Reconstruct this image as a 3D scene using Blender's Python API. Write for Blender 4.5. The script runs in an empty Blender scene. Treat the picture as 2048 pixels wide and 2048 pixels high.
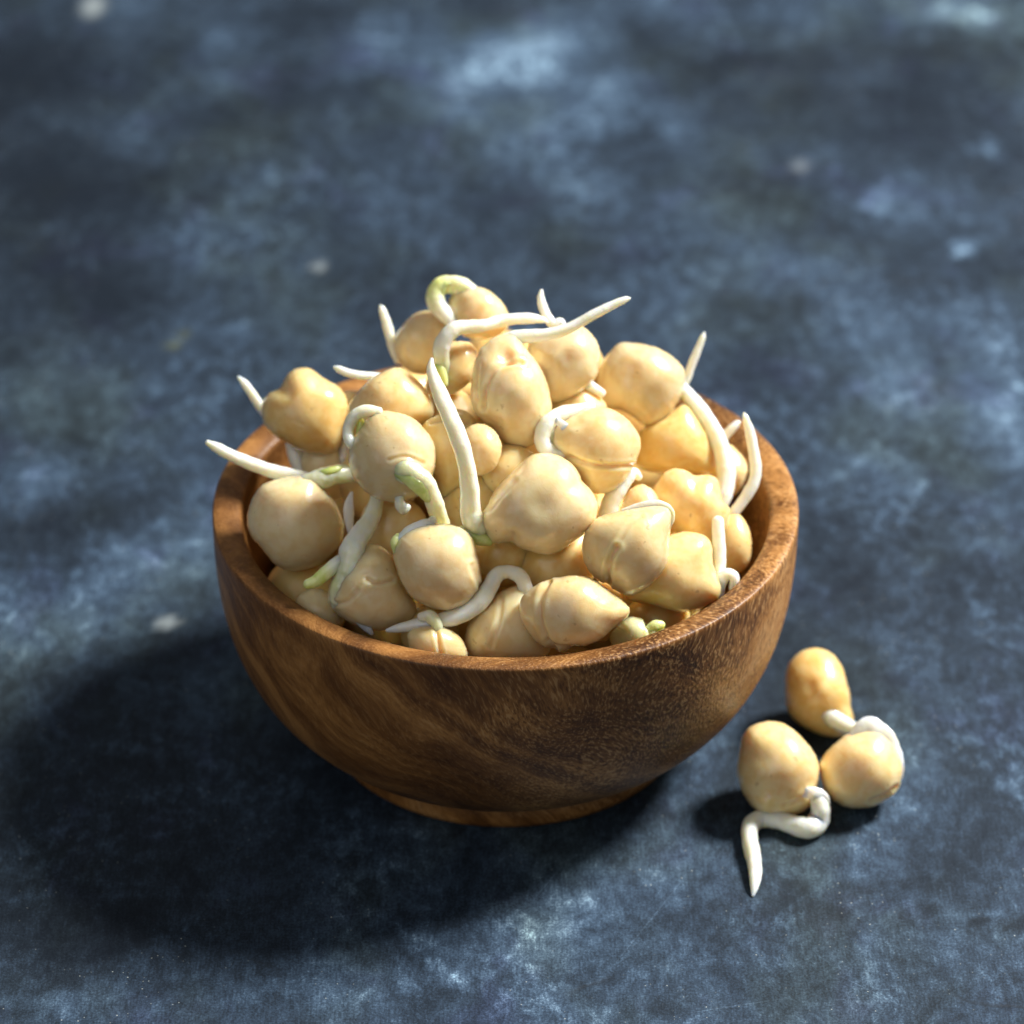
import bpy, math, random
import numpy as np
from mathutils import Vector, Matrix

SC = bpy.context.scene
COL = SC.collection

# ------------------------------------------------------------------ camera
EL = math.radians(32.756)
RIGHT = np.array([1.0, 0.0, 0.0])
UPV = np.array([0.0, math.sin(EL), math.cos(EL)])
TOW = np.array([0.0, -math.cos(EL), math.sin(EL)])
BASIS = np.array([RIGHT, UPV, TOW])           # rows: modelling frame of the heap
RIM_H = 0.046
cam = bpy.data.cameras.new('camera')
camo = bpy.data.objects.new('camera', cam)
COL.objects.link(camo)
loc = np.array([0, 0, RIM_H]) + RIGHT * (12.8 / 7253 * .62) - UPV * (22 / 7253 * .62) + TOW * .62
M = Matrix((RIGHT, UPV, TOW)).transposed().to_4x4()
M.translation = Vector(loc)
camo.matrix_world = M
cam.sensor_width = 24
cam.lens = 7253 / 2048 * 24
cam.clip_start = .01
cam.clip_end = 50
cam.dof.use_dof = True
cam.dof.focus_distance = .580
cam.dof.aperture_fstop = 10.0
cam.dof.aperture_blades = 9
SC.camera = camo

# ------------------------------------------------------------------ light
W = bpy.data.worlds.new('World')
SC.world = W
W.use_nodes = True
W.node_tree.nodes['Background'].inputs[0].default_value = (.93, .97, 1, 1)
W.node_tree.nodes['Background'].inputs[1].default_value = .15

def lamp(name, direction, dist, size, power, col, target=(0, 0, .04)):
    l = bpy.data.lights.new(name, 'AREA')
    l.shape = 'DISK'; l.size = size; l.energy = power; l.color = col
    o = bpy.data.objects.new(name, l); COL.objects.link(o)
    dv = Vector(direction).normalized()
    o.location = Vector(target) + dv * dist
    o.rotation_euler = dv.to_track_quat('Z', 'Y').to_euler()
    return o
lamp('key_lamp', (.631, .301, .713), 1.1, .30, 32.5, (1, .98, .94))
lamp('fill_lamp', (-.45, -.65, .65), 1.2, 1.1, 2.4, (1, .98, .95))

SC.view_settings.view_transform = 'Standard'
SC.view_settings.look = 'None'
SC.view_settings.exposure = 0
SC.view_settings.gamma = 1

CHICKPEAS = [
 ["Z",[10.65,-36.9,48.18],0.45,[8.3,8.3,8.2,8.0,7.9,7.8,7.7,7.6,7.5,7.5,7.4,7.2,7.1,7.0,6.8,6.7,6.6,6.6,6.5,6.4,6.3,6.0,5.8,5.7,5.6,5.7,5.7,5.8,5.9,6.0,6.1,6.2,6.4,6.5,6.6,6.8,6.9,7.0,7.2,7.4,7.7,8.1,8.7,9.2,9.5,9.5,9.1,8.7,8.3,7.8,7.4,7.2,7.0,6.8,6.7,6.6,6.6,6.5,6.4,6.4,6.3,6.2,6.1,6.0,6.0,5.9,5.9,5.9,5.9,5.9,5.9,6.0,6.1,6.2,6.3,6.5,6.6,6.8,7.0,7.2,7.4,7.6,7.8,8.1,8.3,8.4,8.4,8.4],6.82,[[-1.84,-0.01,-0.25,2.77],[1.43,2.76,0.25,3.02],[7.72,1.25,-0.25,1.26]],[[-0.45,0.4,[[-3.61,5.15],[-4.86,2.76],[-5.12,-0.26],[-4.61,-2.78],[-3.61,-4.79],[-2.6,-5.8]]],[-0.25,0.3,[[-3.86,-4.54],[-1.59,-5.3],[1.43,-5.55]]]],[],"plump chickpea lying sideways on the front rim with its pointed beak to the right",False],
 ["W",[20.17,-27.8,54.82],0.4,[7.8,7.8,7.7,7.7,7.7,7.7,7.6,7.6,7.6,7.5,7.5,7.4,7.2,7.1,7.0,7.0,7.1,7.2,7.4,7.5,7.7,7.8,7.8,7.8,7.7,7.6,7.5,7.4,7.3,7.2,7.0,6.9,6.9,6.8,6.8,6.8,6.8,6.8,6.8,6.8,6.8,6.7,6.6,6.6,6.6,6.6,6.7,6.8,6.9,7.2,7.5,7.9,8.4,8.9,9.2,9.3,9.1,8.8,8.4,8.0,7.6,7.3,7.0,6.8,6.6,6.5,6.3,6.3,6.2,6.2,6.2,6.2,6.3,6.4,6.5,6.7,6.8,7.0,7.1,7.2,7.3,7.4,7.5,7.7,7.7,7.8,7.8,7.8],7.04,[[-0.42,-0.25,-0.3,2.28],[-4.98,1.78,0.2,2.28],[2.88,1.27,0.3,3.04]],[[-0.62,0.41,[[-2.19,0.01],[-3.08,-1.77],[-3.59,-4.3],[-3.33,-6.08]]],[-0.17,0.35,[[-2.19,0.01],[-0.42,3.3],[1.86,4.82]]]],[["skin_flap",[[-0.97,5.83,1.52,0.44,0.1],[2.06,6.72,1.67,0.71,0.1],[4.59,6.97,1.52,0.82,0.15],[6.37,6.09,1.27,0.82,0.3],[6.76,4.57,1.01,0.66,0.45],[6.38,3.3,1.01,0.33,0.2]]]],"cream chickpea with a lengthwise seam and torn skin at its upper right",False],
 ["AA",[28.29,-22.35,45.85],0.75,[7.6,7.9,8.2,8.5,8.8,9.1,9.2,8.9,8.4,7.9,7.4,7.0,6.6,6.4,6.2,6.1,6.0,6.0,6.0,6.0,6.0,6.1,6.2,6.3,6.4,6.4,6.4,6.5,6.5,6.6,6.7,6.9,7.0,7.2,7.4,7.6,7.7,7.9,7.9,7.8,7.7,7.5,7.2,7.0,6.8,6.7,6.6,6.5,6.5,6.6,6.7,6.9,7.2,7.4,7.6,7.8,7.9,7.9,7.8,7.7,7.6,7.5,7.4,7.3,7.2,7.0,6.9,6.8,6.7,6.5,6.4,6.3,6.2,6.1,6.1,6.1,6.1,6.1,6.2,6.2,6.3,6.4,6.5,6.6,6.7,6.9,7.1,7.3],6.77,[[3.09,0.91,-0.41,3.09],[4.12,5.28,0.31,2.06],[6.18,-2.44,0.31,1.8]],[],[["root",[[7.04,8.88,-1.54,0.95,0],[7.16,5.79,-1.29,1.11,0],[7.29,2.69,-1.29,1.11,0],[7.32,0.12,-1.03,1.06,0],[7.54,-1.42,-0.26,0.95,0]]],["root",[[7.21,-3.47,0.0,0.83,0],[7.31,-1.4,0.51,1.0,0],[8.46,0.02,0.64,1.0,0],[9.63,-0.63,0.51,0.94,0],[9.39,-2.44,0.26,0.72,0.1]]]],"squarish golden chickpea resting against the right front rim beside two white root curls",False],
 ["CC",[-10.86,-30.51,52.98],0.3,[7.0,6.8,6.7,6.7,6.6,6.6,6.6,6.6,6.6,6.6,6.7,6.7,6.7,6.7,6.7,6.7,6.7,6.7,6.8,6.9,7.0,7.1,7.2,7.3,7.4,7.5,7.5,7.5,7.5,7.6,7.7,7.7,7.7,7.6,7.6,7.5,7.5,7.5,7.5,7.5,7.3,7.1,6.9,6.8,6.7,6.6,6.6,6.5,6.5,6.6,6.7,6.8,6.9,7.0,7.1,7.1,7.2,7.2,7.2,7.2,7.1,7.1,7.1,7.0,7.0,6.9,6.9,6.8,6.8,6.9,6.9,7.0,7.1,7.2,7.3,7.4,7.5,7.6,7.7,7.9,7.9,7.9,7.9,7.8,7.7,7.6,7.4,7.2],6.86,[[3.23,-1.77,-0.23,2.78],[-3.95,-1.07,0.19,2.78],[-0.47,-5.48,-0.19,1.62]],[[-0.21,0.37,[[5.55,0.09],[6.25,-1.77],[6.94,-3.62]]]],[["skin_flap",[[-6.1,1.03,1.62,0.75,0.3],[-6.23,3.34,1.39,1.15,0.25],[-4.85,5.19,1.16,1.2,0.1],[-3.23,6.12,0.93,1.15,0.05],[-1.62,6.81,0.46,1.0,0.05],[-0.94,7.5,-0.0,0.65,0.1]]],["green_bud",[[-6.92,2.19,1.39,0.45,0.8],[-7.04,3.8,1.16,0.85,0.9],[-6.59,4.84,0.93,0.55,0.9]]]],"round chickpea with a pale green bud on its left side, below the arched green shoot",False],
 ["Y",[5.67,-22.62,59.42],0.3,[8.6,9.1,9.8,10.3,10.5,10.4,10.2,10.1,10.1,10.0,9.3,8.4,7.8,7.5,7.4,7.4,7.3,7.3,7.3,7.3,7.4,7.5,7.6,7.8,7.9,8.0,8.0,8.0,8.0,7.9,7.9,7.9,7.9,8.0,8.1,8.3,8.4,8.6,8.8,9.0,9.2,9.3,9.3,9.3,9.3,9.2,9.1,9.0,8.8,8.6,8.3,8.1,8.0,8.2,8.3,8.4,8.5,8.6,8.7,8.7,8.8,8.8,8.8,8.8,8.7,8.7,8.7,8.7,8.6,8.4,8.2,7.9,7.7,7.5,7.4,7.3,7.2,7.2,7.2,7.3,7.4,7.5,7.6,7.8,7.9,8.0,8.2,8.3],8.12,[[0.16,-0.07,-0.76,3.81],[0.42,-0.33,-0.2,2.29],[4.49,5.77,0.25,2.03],[7.54,-0.07,0.36,2.03],[-5.68,0.18,0.31,2.54],[-4.92,-4.9,-0.61,0.97],[-1.11,-5.41,0.41,2.54]],[[-0.17,0.36,[[-4.16,4.25],[-6.19,1.7],[-7.97,-0.33]]]],[["root",[[-9.88,-3.65,1.53,1.42,0.35],[-10.76,-2.63,1.91,1.81,0.15],[-11.34,-0.6,2.29,1.81,0.05],[-11.43,2.93,3.81,1.64,0],[-12.24,7.96,5.59,1.52,0],[-13.73,12.46,6.61,1.47,0],[-15.74,16.98,6.86,1.33,0],[-17.25,20.76,6.61,0.98,0],[-17.68,22.53,6.36,0.68,0],[-17.59,23.8,6.1,0.33,0]]],["green_bud",[[-12.79,-3.63,1.02,0.55,0.5],[-11.52,-4.39,1.27,1.1,0.9],[-9.99,-5.15,1.27,1.26,0.95],[-8.47,-5.66,1.02,0.93,0.7]]]],"largest dimpled chickpea in mid heap, its long white root rising from the beak",False],
 ["BB",[0.54,-33.04,42.17],0.4,[6.9,7.0,7.2,7.4,7.6,7.7,7.9,8.0,7.9,7.7,7.3,7.0,6.6,6.4,6.2,6.0,5.9,5.8,5.7,5.7,5.6,5.6,5.6,5.6,5.7,5.7,5.8,5.9,6.0,6.1,6.3,6.5,6.7,6.9,7.2,7.4,7.5,7.6,7.5,7.3,7.1,6.9,6.7,6.5,6.4,6.3,6.2,6.1,6.1,6.0,6.1,6.1,6.2,6.2,6.4,6.5,6.7,6.8,7.0,7.2,7.3,7.4,7.4,7.3,7.2,7.0,6.9,6.7,6.5,6.3,6.1,5.9,5.7,5.6,5.5,5.5,5.5,5.5,5.6,5.7,5.8,5.9,6.0,6.1,6.2,6.3,6.5,6.7],6.25,[[-3.61,-0.79,0.25,2.29],[-0.56,2.26,-0.25,2.29]],[[-0.23,0.36,[[-1.06,5.57],[-1.57,1.75],[-2.85,-2.57]]]],[["root",[[2.9,5.35,1.53,0.93,0.1],[2.7,6.88,1.78,1.21,0.05],[1.86,8.66,2.04,1.21,0],[-0.04,9.47,2.29,1.1,0],[-1.94,8.93,2.8,1.26,0],[-3.28,6.66,3.31,1.48,0],[-5.1,4.14,3.82,1.53,0],[-7.88,2.38,4.07,1.42,0],[-11.16,1.49,4.07,1.31,0],[-14.96,0.85,3.82,1.04,0],[-17.75,0.34,3.56,0.76,0],[-19.78,-0.1,3.31,0.33,0.1]]]],"chickpea at the front rim whose long white root bends over and points left",False],
 ["DD",[-21.99,-28.54,46.6],0.25,[7.2,7.3,7.3,7.3,7.2,7.0,6.9,6.7,6.6,6.5,6.4,6.3,6.3,6.3,6.3,6.3,6.3,6.3,6.3,6.3,6.3,6.4,6.4,6.4,6.5,6.6,6.7,6.8,7.0,7.1,7.3,7.5,7.6,7.8,8.0,8.1,8.2,8.2,8.1,7.9,7.6,7.2,6.8,6.4,6.1,5.8,5.6,5.5,5.4,5.3,5.3,5.3,5.3,5.4,5.5,5.7,5.9,6.2,6.5,6.8,7.0,7.2,7.4,7.6,7.8,7.8,7.9,7.8,7.7,7.5,7.3,7.1,6.9,6.8,6.7,6.6,6.6,6.5,6.6,6.6,6.7,6.7,6.8,6.9,6.9,7.0,7.1,7.1],6.54,[[-0.68,1.27,0.51,0.94],[0.72,4.3,0.33,1.64],[-0.45,2.43,-0.37,1.17],[2.36,-2.01,0.23,2.81]],[[-0.37,0.33,[[-0.45,2.2],[1.19,1.5],[3.53,1.97]]],[-0.26,0.37,[[-6.29,-2.01],[-3.96,-1.54],[-2.08,0.33]]]],[["shoot",[[0.93,15.54,-3.74,1.12,0.1],[0.5,13.89,-2.81,1.27,0.1],[-0.04,12.25,-1.4,1.42,0.08],[-1.01,10.39,0.47,1.61,0.05],[-2.24,8.53,1.87,1.91,0],[-3.14,6.44,2.57,2.16,0.05],[-3.71,4.35,2.81,2.01,0.12],[-4.18,2.48,2.81,1.81,0.3],[-4.88,0.62,2.69,1.76,0.42],[-5.36,-1.25,2.34,1.46,0.35],[-5.74,-2.19,1.87,0.76,0.3]]],["leaf_bud",[[-4.07,5.51,2.57,1.16,0.05],[-5.91,4.35,3.04,1.21,0.1],[-7.53,2.96,3.27,1.1,0.55],[-8.92,1.79,3.27,1.0,0.75],[-10.32,1.21,3.27,0.8,0.8]]],["skin_flap",[[-2.89,-2.86,3.04,0.85,0.1],[-1.95,-4.25,3.27,0.9,0.08],[-0.79,-5.65,3.04,0.8,0.05],[0.13,-6.82,2.81,0.35,0.05]]]],"chickpea at the left front rim with a forked shoot ending in a green leaf tip",False],
 ["F",[-35.15,-12.43,49.65],0.3,[8.0,8.0,7.9,7.8,7.7,7.5,7.4,7.2,7.1,7.0,7.0,7.1,7.2,7.3,7.5,7.7,7.8,7.9,8.0,8.1,8.1,8.1,8.1,8.1,8.0,8.0,8.0,8.0,8.0,8.0,8.0,8.0,8.0,8.0,8.0,8.1,8.2,8.3,8.4,8.4,8.3,8.3,8.2,8.2,8.1,7.9,7.8,7.7,7.6,7.6,7.5,7.5,7.5,7.5,7.4,7.4,7.4,7.5,7.5,7.6,7.6,7.7,7.7,7.7,7.7,7.7,7.7,7.8,7.8,7.8,7.9,7.9,8.0,8.1,8.2,8.3,8.4,8.4,8.4,8.3,8.3,8.3,8.2,8.2,8.1,8.1,8.1,8.0],7.57,[[-5.64,-2.85,0.33,1.67],[2.47,6.68,0.57,1.91],[-6.47,-3.93,-0.29,0.95],[-0.39,3.82,0.19,3.1],[-3.97,2.39,-0.14,2.15]],[[-0.24,0.38,[[1.51,7.28],[4.38,6.21],[6.52,3.82],[7.95,0.48]]]],[["shoot",[[0.63,6.68,1.19,1.03,0.15],[3.02,7.03,1.43,1.7,0.2],[4.93,7.43,1.43,1.9,0.3],[6.81,7.99,1.07,1.75,0.25],[8.44,8.11,0.24,1.6,0.2],[10.05,8.25,-1.19,1.45,0.2],[11.43,8.5,-2.38,1.29,0.2]]],["green_bud",[[3.54,8.21,2.15,0.31,0.6],[5.46,8.44,2.62,0.77,0.85],[7.1,8.92,2.15,0.67,0.8],[8.02,9.17,1.43,0.31,0.5]]],["root",[[2.62,7.07,-1.56,1.3,0],[-0.51,7.8,-1.56,1.24,0],[-3.63,8.47,-1.3,1.24,0],[-7.24,9.72,-0.78,1.18,0],[-10.83,11.27,0.0,1.07,0],[-13.15,12.56,0.26,0.9,0],[-14.68,13.42,0.52,0.45,0.1]]]],"big pale chickpea at the left rim with a white root reaching over the rim",False],
 ["E",[-18.62,-15.1,64.19],0.25,[7.2,7.2,7.2,7.2,7.2,7.3,7.3,7.3,7.2,7.1,7.1,7.1,7.2,7.2,7.2,7.3,7.3,7.3,7.4,7.4,7.4,7.5,7.5,7.5,7.5,7.5,7.6,7.6,7.6,7.7,7.7,7.7,7.7,7.6,7.5,7.5,7.4,7.3,7.3,7.2,7.2,7.2,7.1,7.1,7.1,7.1,7.1,7.2,7.2,7.2,7.1,7.1,7.1,7.0,7.0,7.0,7.1,7.1,7.2,7.2,7.3,7.3,7.4,7.4,7.5,7.5,7.6,7.7,7.8,7.9,7.9,8.0,7.9,7.8,7.6,7.5,7.3,7.2,7.2,7.1,7.1,7.1,7.1,7.1,7.1,7.2,7.2,7.2],7.04,[[2.59,3.85,0.26,2.3],[1.82,-2.54,0.87,2.3],[-3.04,-0.75,0.2,2.81],[1.82,0.78,-0.2,1.53]],[[-0.23,0.26,[[-0.22,-0.5],[2.34,0.02],[5.15,-1.01]]]],[["shoot",[[-0.29,-1.59,5.5,1.37,0.35],[1.75,-2.1,6.01,1.97,0.35],[3.78,-3.11,6.14,1.97,0.3],[5.55,-4.63,5.88,1.81,0.2],[6.67,-6.66,5.12,1.59,0.12],[7.4,-8.68,3.84,1.54,0.2],[8.01,-10.72,2.3,1.49,0.25],[8.49,-12.51,1.02,1.38,0.25]]],["green_bud",[[1.02,-2.74,6.91,0.6,0.9],[3.05,-3.76,7.29,1.09,0.95],[4.82,-5.27,7.16,1.15,0.85],[5.94,-6.91,6.4,0.66,0.6]]],["root",[[1.27,-6.77,2.81,0.82,0.1],[1.41,-7.79,3.07,0.93,0.1],[1.96,-8.68,2.94,0.82,0.1],[2.62,-8.17,2.69,0.55,0.15]]],["shoot",[[-2.21,7.52,1.53,0.77,0.1],[-4.25,7.65,1.53,0.94,0.1],[-6.05,6.89,1.28,0.99,0.15],[-7.13,5.11,1.02,0.94,0.12],[-7.21,3.32,1.02,0.94,0.1],[-6.3,1.91,1.53,0.94,0.1],[-5.52,1.39,1.79,0.55,0.2]]],["green_bud",[[-5.19,6.02,0.51,0.55,0.9],[-5.19,4.86,0.51,0.72,1],[-5.57,3.71,0.51,0.44,0.9]]]],"pale chickpea left of the longest root with a thick green-veined shoot arching down",False],
 ["FF",[-11.09,-38.12,42.28],0.5,[4.6,4.6,4.5,4.5,4.4,4.3,4.2,4.1,3.9,3.8,3.7,3.6,3.6,3.5,3.4,3.4,3.4,3.4,3.4,3.4,3.4,3.4,3.4,3.5,3.5,3.6,3.7,3.8,3.9,4.0,4.2,4.3,4.5,4.6,4.7,4.9,5.0,5.1,5.2,5.3,5.2,5.1,4.9,4.8,4.6,4.5,4.4,4.3,4.2,4.1,4.0,3.9,3.8,3.7,3.6,3.6,3.5,3.5,3.4,3.4,3.4,3.4,3.4,3.4,3.4,3.4,3.5,3.5,3.5,3.6,3.6,3.7,3.8,3.9,4.0,4.1,4.3,4.4,4.6,4.8,5.0,5.1,5.2,5.2,5.1,4.9,4.8,4.7],3.9,[[-2.09,1.17,0.23,1.39]],[[-0.31,0.32,[[-0.23,3.26],[0.23,1.17],[0.69,-1.14]]]],[["shoot",[[-2.53,4.9,0.93,0.75,0.1],[-1.13,4.92,1.39,1.15,0.2],[0.04,3.55,1.85,1.0,0.35],[0.03,1.92,1.62,0.65,0.4]]]],"low chickpea with a greenish stub under the tip of the bent front root",False],
 ["NN",[21.73,-31.67,39.71],0.15,[4.6,4.6,4.6,4.5,4.5,4.4,4.3,4.2,4.2,4.1,3.9,3.8,3.7,3.6,3.5,3.4,3.4,3.3,3.2,3.2,3.2,3.1,3.1,3.1,3.1,3.1,3.1,3.2,3.2,3.3,3.3,3.4,3.5,3.5,3.6,3.7,3.8,3.9,4.0,4.1,4.2,4.3,4.3,4.4,4.5,4.5,4.6,4.6,4.7,4.7,4.6,4.5,4.3,4.0,3.6,3.1,2.8,2.7,2.7,2.7,2.8,2.8,2.9,3.0,3.1,3.1,3.2,3.2,3.3,3.4,3.4,3.5,3.5,3.5,3.5,3.5,3.6,3.6,3.6,3.6,3.7,3.8,3.8,4.0,4.1,4.3,4.4,4.5],3.52,[[-1.05,1.72,0.31,1.53],[1.5,1.98,-0.31,0.77]],[[-0.4,0.31,[[1.5,2.75],[2.01,0.96],[1.76,-0.83]]]],[["green_bud",[[1.44,0.76,1.79,0.55,0.5],[2.7,1.79,2.04,0.99,0.6],[3.86,2.04,1.79,0.72,0.7]]]],"pale green chickpea half hidden behind the front rim, right of the beaked chickpea",False],
 ["OO",[25.2,-21.55,35.92],0.9,[5.1,5.0,5.0,4.9,4.8,4.7,4.7,4.6,4.5,4.5,4.4,4.4,4.3,4.3,4.2,4.2,4.1,4.1,4.1,4.1,4.1,4.1,4.1,4.1,4.1,4.1,4.1,4.1,4.1,4.1,4.2,4.2,4.2,4.3,4.4,4.5,4.6,4.7,4.8,4.9,5.1,5.2,5.3,5.5,5.6,5.7,5.8,5.8,5.7,5.5,5.2,4.9,4.6,4.3,4.1,3.9,3.8,3.7,3.6,3.5,3.4,3.4,3.4,3.4,3.4,3.4,3.4,3.5,3.6,3.7,3.8,4.0,4.2,4.3,4.5,4.6,4.8,4.9,5.0,5.1,5.2,5.3,5.3,5.4,5.4,5.3,5.3,5.2],4.27,[],[],[],"shaded orange chickpea wedged under the squarish golden one by the front rim",False],
 ["X",[22.66,-13.68,52.49],0.5,[3.8,3.8,3.8,3.8,3.8,3.9,3.9,3.9,3.9,4.0,4.0,4.0,4.1,4.2,4.2,4.3,4.3,4.4,4.4,4.4,4.4,4.4,4.4,4.4,4.4,4.3,4.3,4.3,4.3,4.2,4.2,4.2,4.2,4.2,4.1,4.1,4.1,4.1,4.0,4.0,3.9,3.9,3.8,3.8,3.7,3.7,3.6,3.6,3.6,3.5,3.5,3.5,3.6,3.6,3.7,3.8,3.9,4.0,4.1,4.2,4.3,4.4,4.4,4.5,4.6,4.7,4.7,4.6,4.6,4.5,4.4,4.3,4.3,4.2,4.1,4.0,3.9,3.9,3.8,3.7,3.7,3.6,3.6,3.6,3.6,3.7,3.7,3.7],3.84,[[-1.41,1.44,-0.43,1.3]],[],[["root",[[-5.76,-2.87,1.3,1.4,0],[-5.55,-0.28,1.51,1.53,0],[-4.91,2.09,1.73,1.58,0],[-3.62,4.24,1.73,1.53,0],[-2.32,5.96,1.51,1.35,0],[-1.23,6.4,1.08,1.07,0],[-0.36,5.86,0.86,0.56,0]]]],"chickpea behind the seamed one with a thick white root stub arching on its left",False],
 ["V",[31.5,-8.95,50.84],0.8,[5.9,5.7,5.6,5.5,5.4,5.3,5.2,5.2,5.2,5.2,5.2,5.2,5.3,5.3,5.4,5.4,5.5,5.6,5.7,5.9,6.0,6.1,6.3,6.4,6.5,6.6,6.8,6.9,7.0,7.2,7.3,7.2,7.2,7.0,7.0,6.9,6.9,6.8,6.7,6.6,6.5,6.5,6.4,6.2,5.9,5.5,5.2,5.1,5.1,5.2,5.2,5.3,5.5,5.6,5.8,6.0,6.1,6.1,6.0,5.9,5.7,5.5,5.4,5.2,5.1,5.1,5.1,5.4,5.7,6.0,6.3,6.5,6.8,7.0,7.1,7.2,7.3,7.3,7.3,7.2,7.2,7.2,7.1,7.0,6.8,6.6,6.4,6.1],5.89,[[-1.82,3.11,0.39,1.96],[0.13,2.89,-0.35,1.31],[1.66,0.72,0.26,1.96],[-1.17,-1.46,-0.3,1.52]],[],[],"lumpy golden chickpea under the hanging end of the right-hand root",False],
 ["HH",[8.58,-22.25,47.16],0.9,[7.5,7.6,7.5,7.4,7.2,7.0,6.8,6.6,6.5,6.4,6.2,6.1,6.0,5.8,5.7,5.6,5.5,5.4,5.4,5.3,5.3,5.3,5.3,5.3,5.4,5.4,5.4,5.5,5.5,5.6,5.7,5.7,5.8,5.9,6.0,6.1,6.2,6.2,6.3,6.3,6.3,6.3,6.3,6.2,6.2,6.2,6.2,6.3,6.3,6.5,6.6,6.8,7.0,7.2,7.5,7.7,7.8,7.7,7.4,6.9,6.1,5.5,4.9,4.6,4.3,4.1,3.9,3.9,3.8,3.8,3.9,3.9,4.1,4.2,4.4,4.6,4.9,5.2,5.6,5.9,6.1,6.4,6.5,6.7,6.8,7.0,7.2,7.3],5.74,[[0.14,0.79,-0.26,2.06]],[],[],"orange chickpea in the shade under the large dimpled one",False],
 ["MM",[15.05,-10.0,63.03],0.6,[8.5,7.9,7.0,6.3,5.9,5.7,5.5,5.4,5.3,5.3,5.3,5.3,5.4,5.5,5.6,5.8,6.1,6.4,6.8,7.2,7.5,7.6,7.8,7.9,7.9,7.9,7.9,7.8,7.8,7.7,7.7,7.6,7.5,7.3,7.2,7.1,7.0,7.0,7.0,7.1,7.1,7.2,7.3,7.4,7.5,7.5,7.5,7.5,7.4,7.3,7.2,7.1,7.0,7.0,6.9,6.8,6.8,6.7,6.7,6.7,6.7,6.7,6.7,6.7,6.7,6.7,6.7,6.7,6.7,6.7,6.7,6.7,6.7,6.7,6.7,6.8,7.0,7.1,7.3,7.6,7.9,8.2,8.5,8.7,8.8,8.9,8.9,8.7],6.83,[[2.69,3.55,0.21,2.36],[-3.97,2.48,0.34,1.29],[0.98,-5.05,-0.13,2.15]],[[-0.43,0.34,[[-4.61,-1.61],[-2.46,-2.47],[0.12,-3.07],[3.12,-3.28],[6.13,-3.11]]]],[["shoot",[[-0.74,6.78,-0.21,0.74,0.0],[-3.12,6.11,0.86,1.11,0.0],[-5.71,5.43,1.93,1.34,0.0],[-7.76,4.13,2.79,1.39,0.03],[-8.83,2.19,3.12,1.39,0.05],[-8.73,0.27,3.22,1.29,0.05],[-7.23,-1.02,3.22,1.15,0.05],[-5.52,-1.01,3.01,0.79,0.05]]],["skin_flap",[[-6.49,4.31,3.87,0.51,0],[-5.1,3.03,4.08,0.83,0],[-4.42,1.53,4.08,0.92,0],[-4.78,0.04,3.87,0.83,0],[-5.95,-1.02,3.55,0.42,0]]],["seed_leaf",[[-8.28,2.87,1.5,1.16,0],[-7.32,1.58,1.93,1.62,0],[-6.78,0.3,1.72,1.39,0]]]],"yellow chickpea with a split line across it and a coiled white shoot",False],
 ["L",[23.29,15.19,60.61],0.25,[7.6,7.6,7.6,7.7,7.8,7.9,7.9,7.8,7.7,7.4,7.0,6.5,6.1,5.9,5.8,5.8,5.8,5.9,6.0,6.1,6.4,6.7,7.1,7.4,7.6,7.7,7.6,7.6,7.5,7.5,7.4,7.4,7.4,7.4,7.4,7.3,7.3,7.4,7.4,7.5,7.5,7.6,7.6,7.6,7.7,7.7,7.8,7.8,7.8,7.7,7.5,7.4,7.2,7.1,7.0,6.9,6.8,6.7,6.6,6.6,6.5,6.5,6.4,6.4,6.5,6.5,6.6,6.7,6.8,6.9,7.1,7.3,7.5,7.6,7.6,7.6,7.5,7.5,7.5,7.5,7.6,7.7,7.7,7.7,7.6,7.6,7.6,7.6],6.96,[[-1.38,-0.0,-0.49,2.68],[-3.17,1.11,-0.22,1.78],[2.19,-2.23,-0.27,1.56],[0.62,4.01,0.18,2.23],[1.74,-5.8,0.27,1.34],[5.08,1.33,0.22,2.01]],[[-0.2,0.89,[[-1.38,2.23],[-1.83,-0.45],[-2.27,-3.13]]]],[["root",[[6.96,-1.27,-2.01,0.72,0],[8.07,0.73,-1.78,0.77,0],[8.73,2.73,-1.56,0.77,0],[9.83,5.52,-1.34,0.72,0.05],[10.67,7.63,-1.11,0.53,0.15],[10.98,8.52,-1.11,0.22,0.15]]]],"large pale chickpea high on the right with a short root standing behind it",False],
 ["JJ",[-4.09,-14.98,65.64],0.55,[3.5,3.5,3.5,3.5,3.5,3.5,3.5,3.5,3.6,3.6,3.7,3.7,3.8,3.9,3.9,4.0,4.1,4.2,4.3,4.4,4.4,4.4,4.4,4.4,4.3,4.3,4.2,4.1,4.1,4.0,4.0,3.9,3.8,3.8,3.7,3.6,3.6,3.5,3.5,3.5,3.5,3.5,3.5,3.5,3.5,3.5,3.6,3.6,3.6,3.6,3.6,3.6,3.6,3.7,3.7,3.7,3.8,3.8,3.9,3.9,4.0,4.0,4.1,4.1,4.2,4.2,4.2,4.3,4.3,4.3,4.3,4.3,4.3,4.2,4.2,4.2,4.1,4.0,3.9,3.8,3.7,3.7,3.6,3.5,3.5,3.5,3.5,3.5],3.66,[[0.38,1.36,0.13,1.92]],[],[],"small round chickpea just right of the longest root",False],
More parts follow.
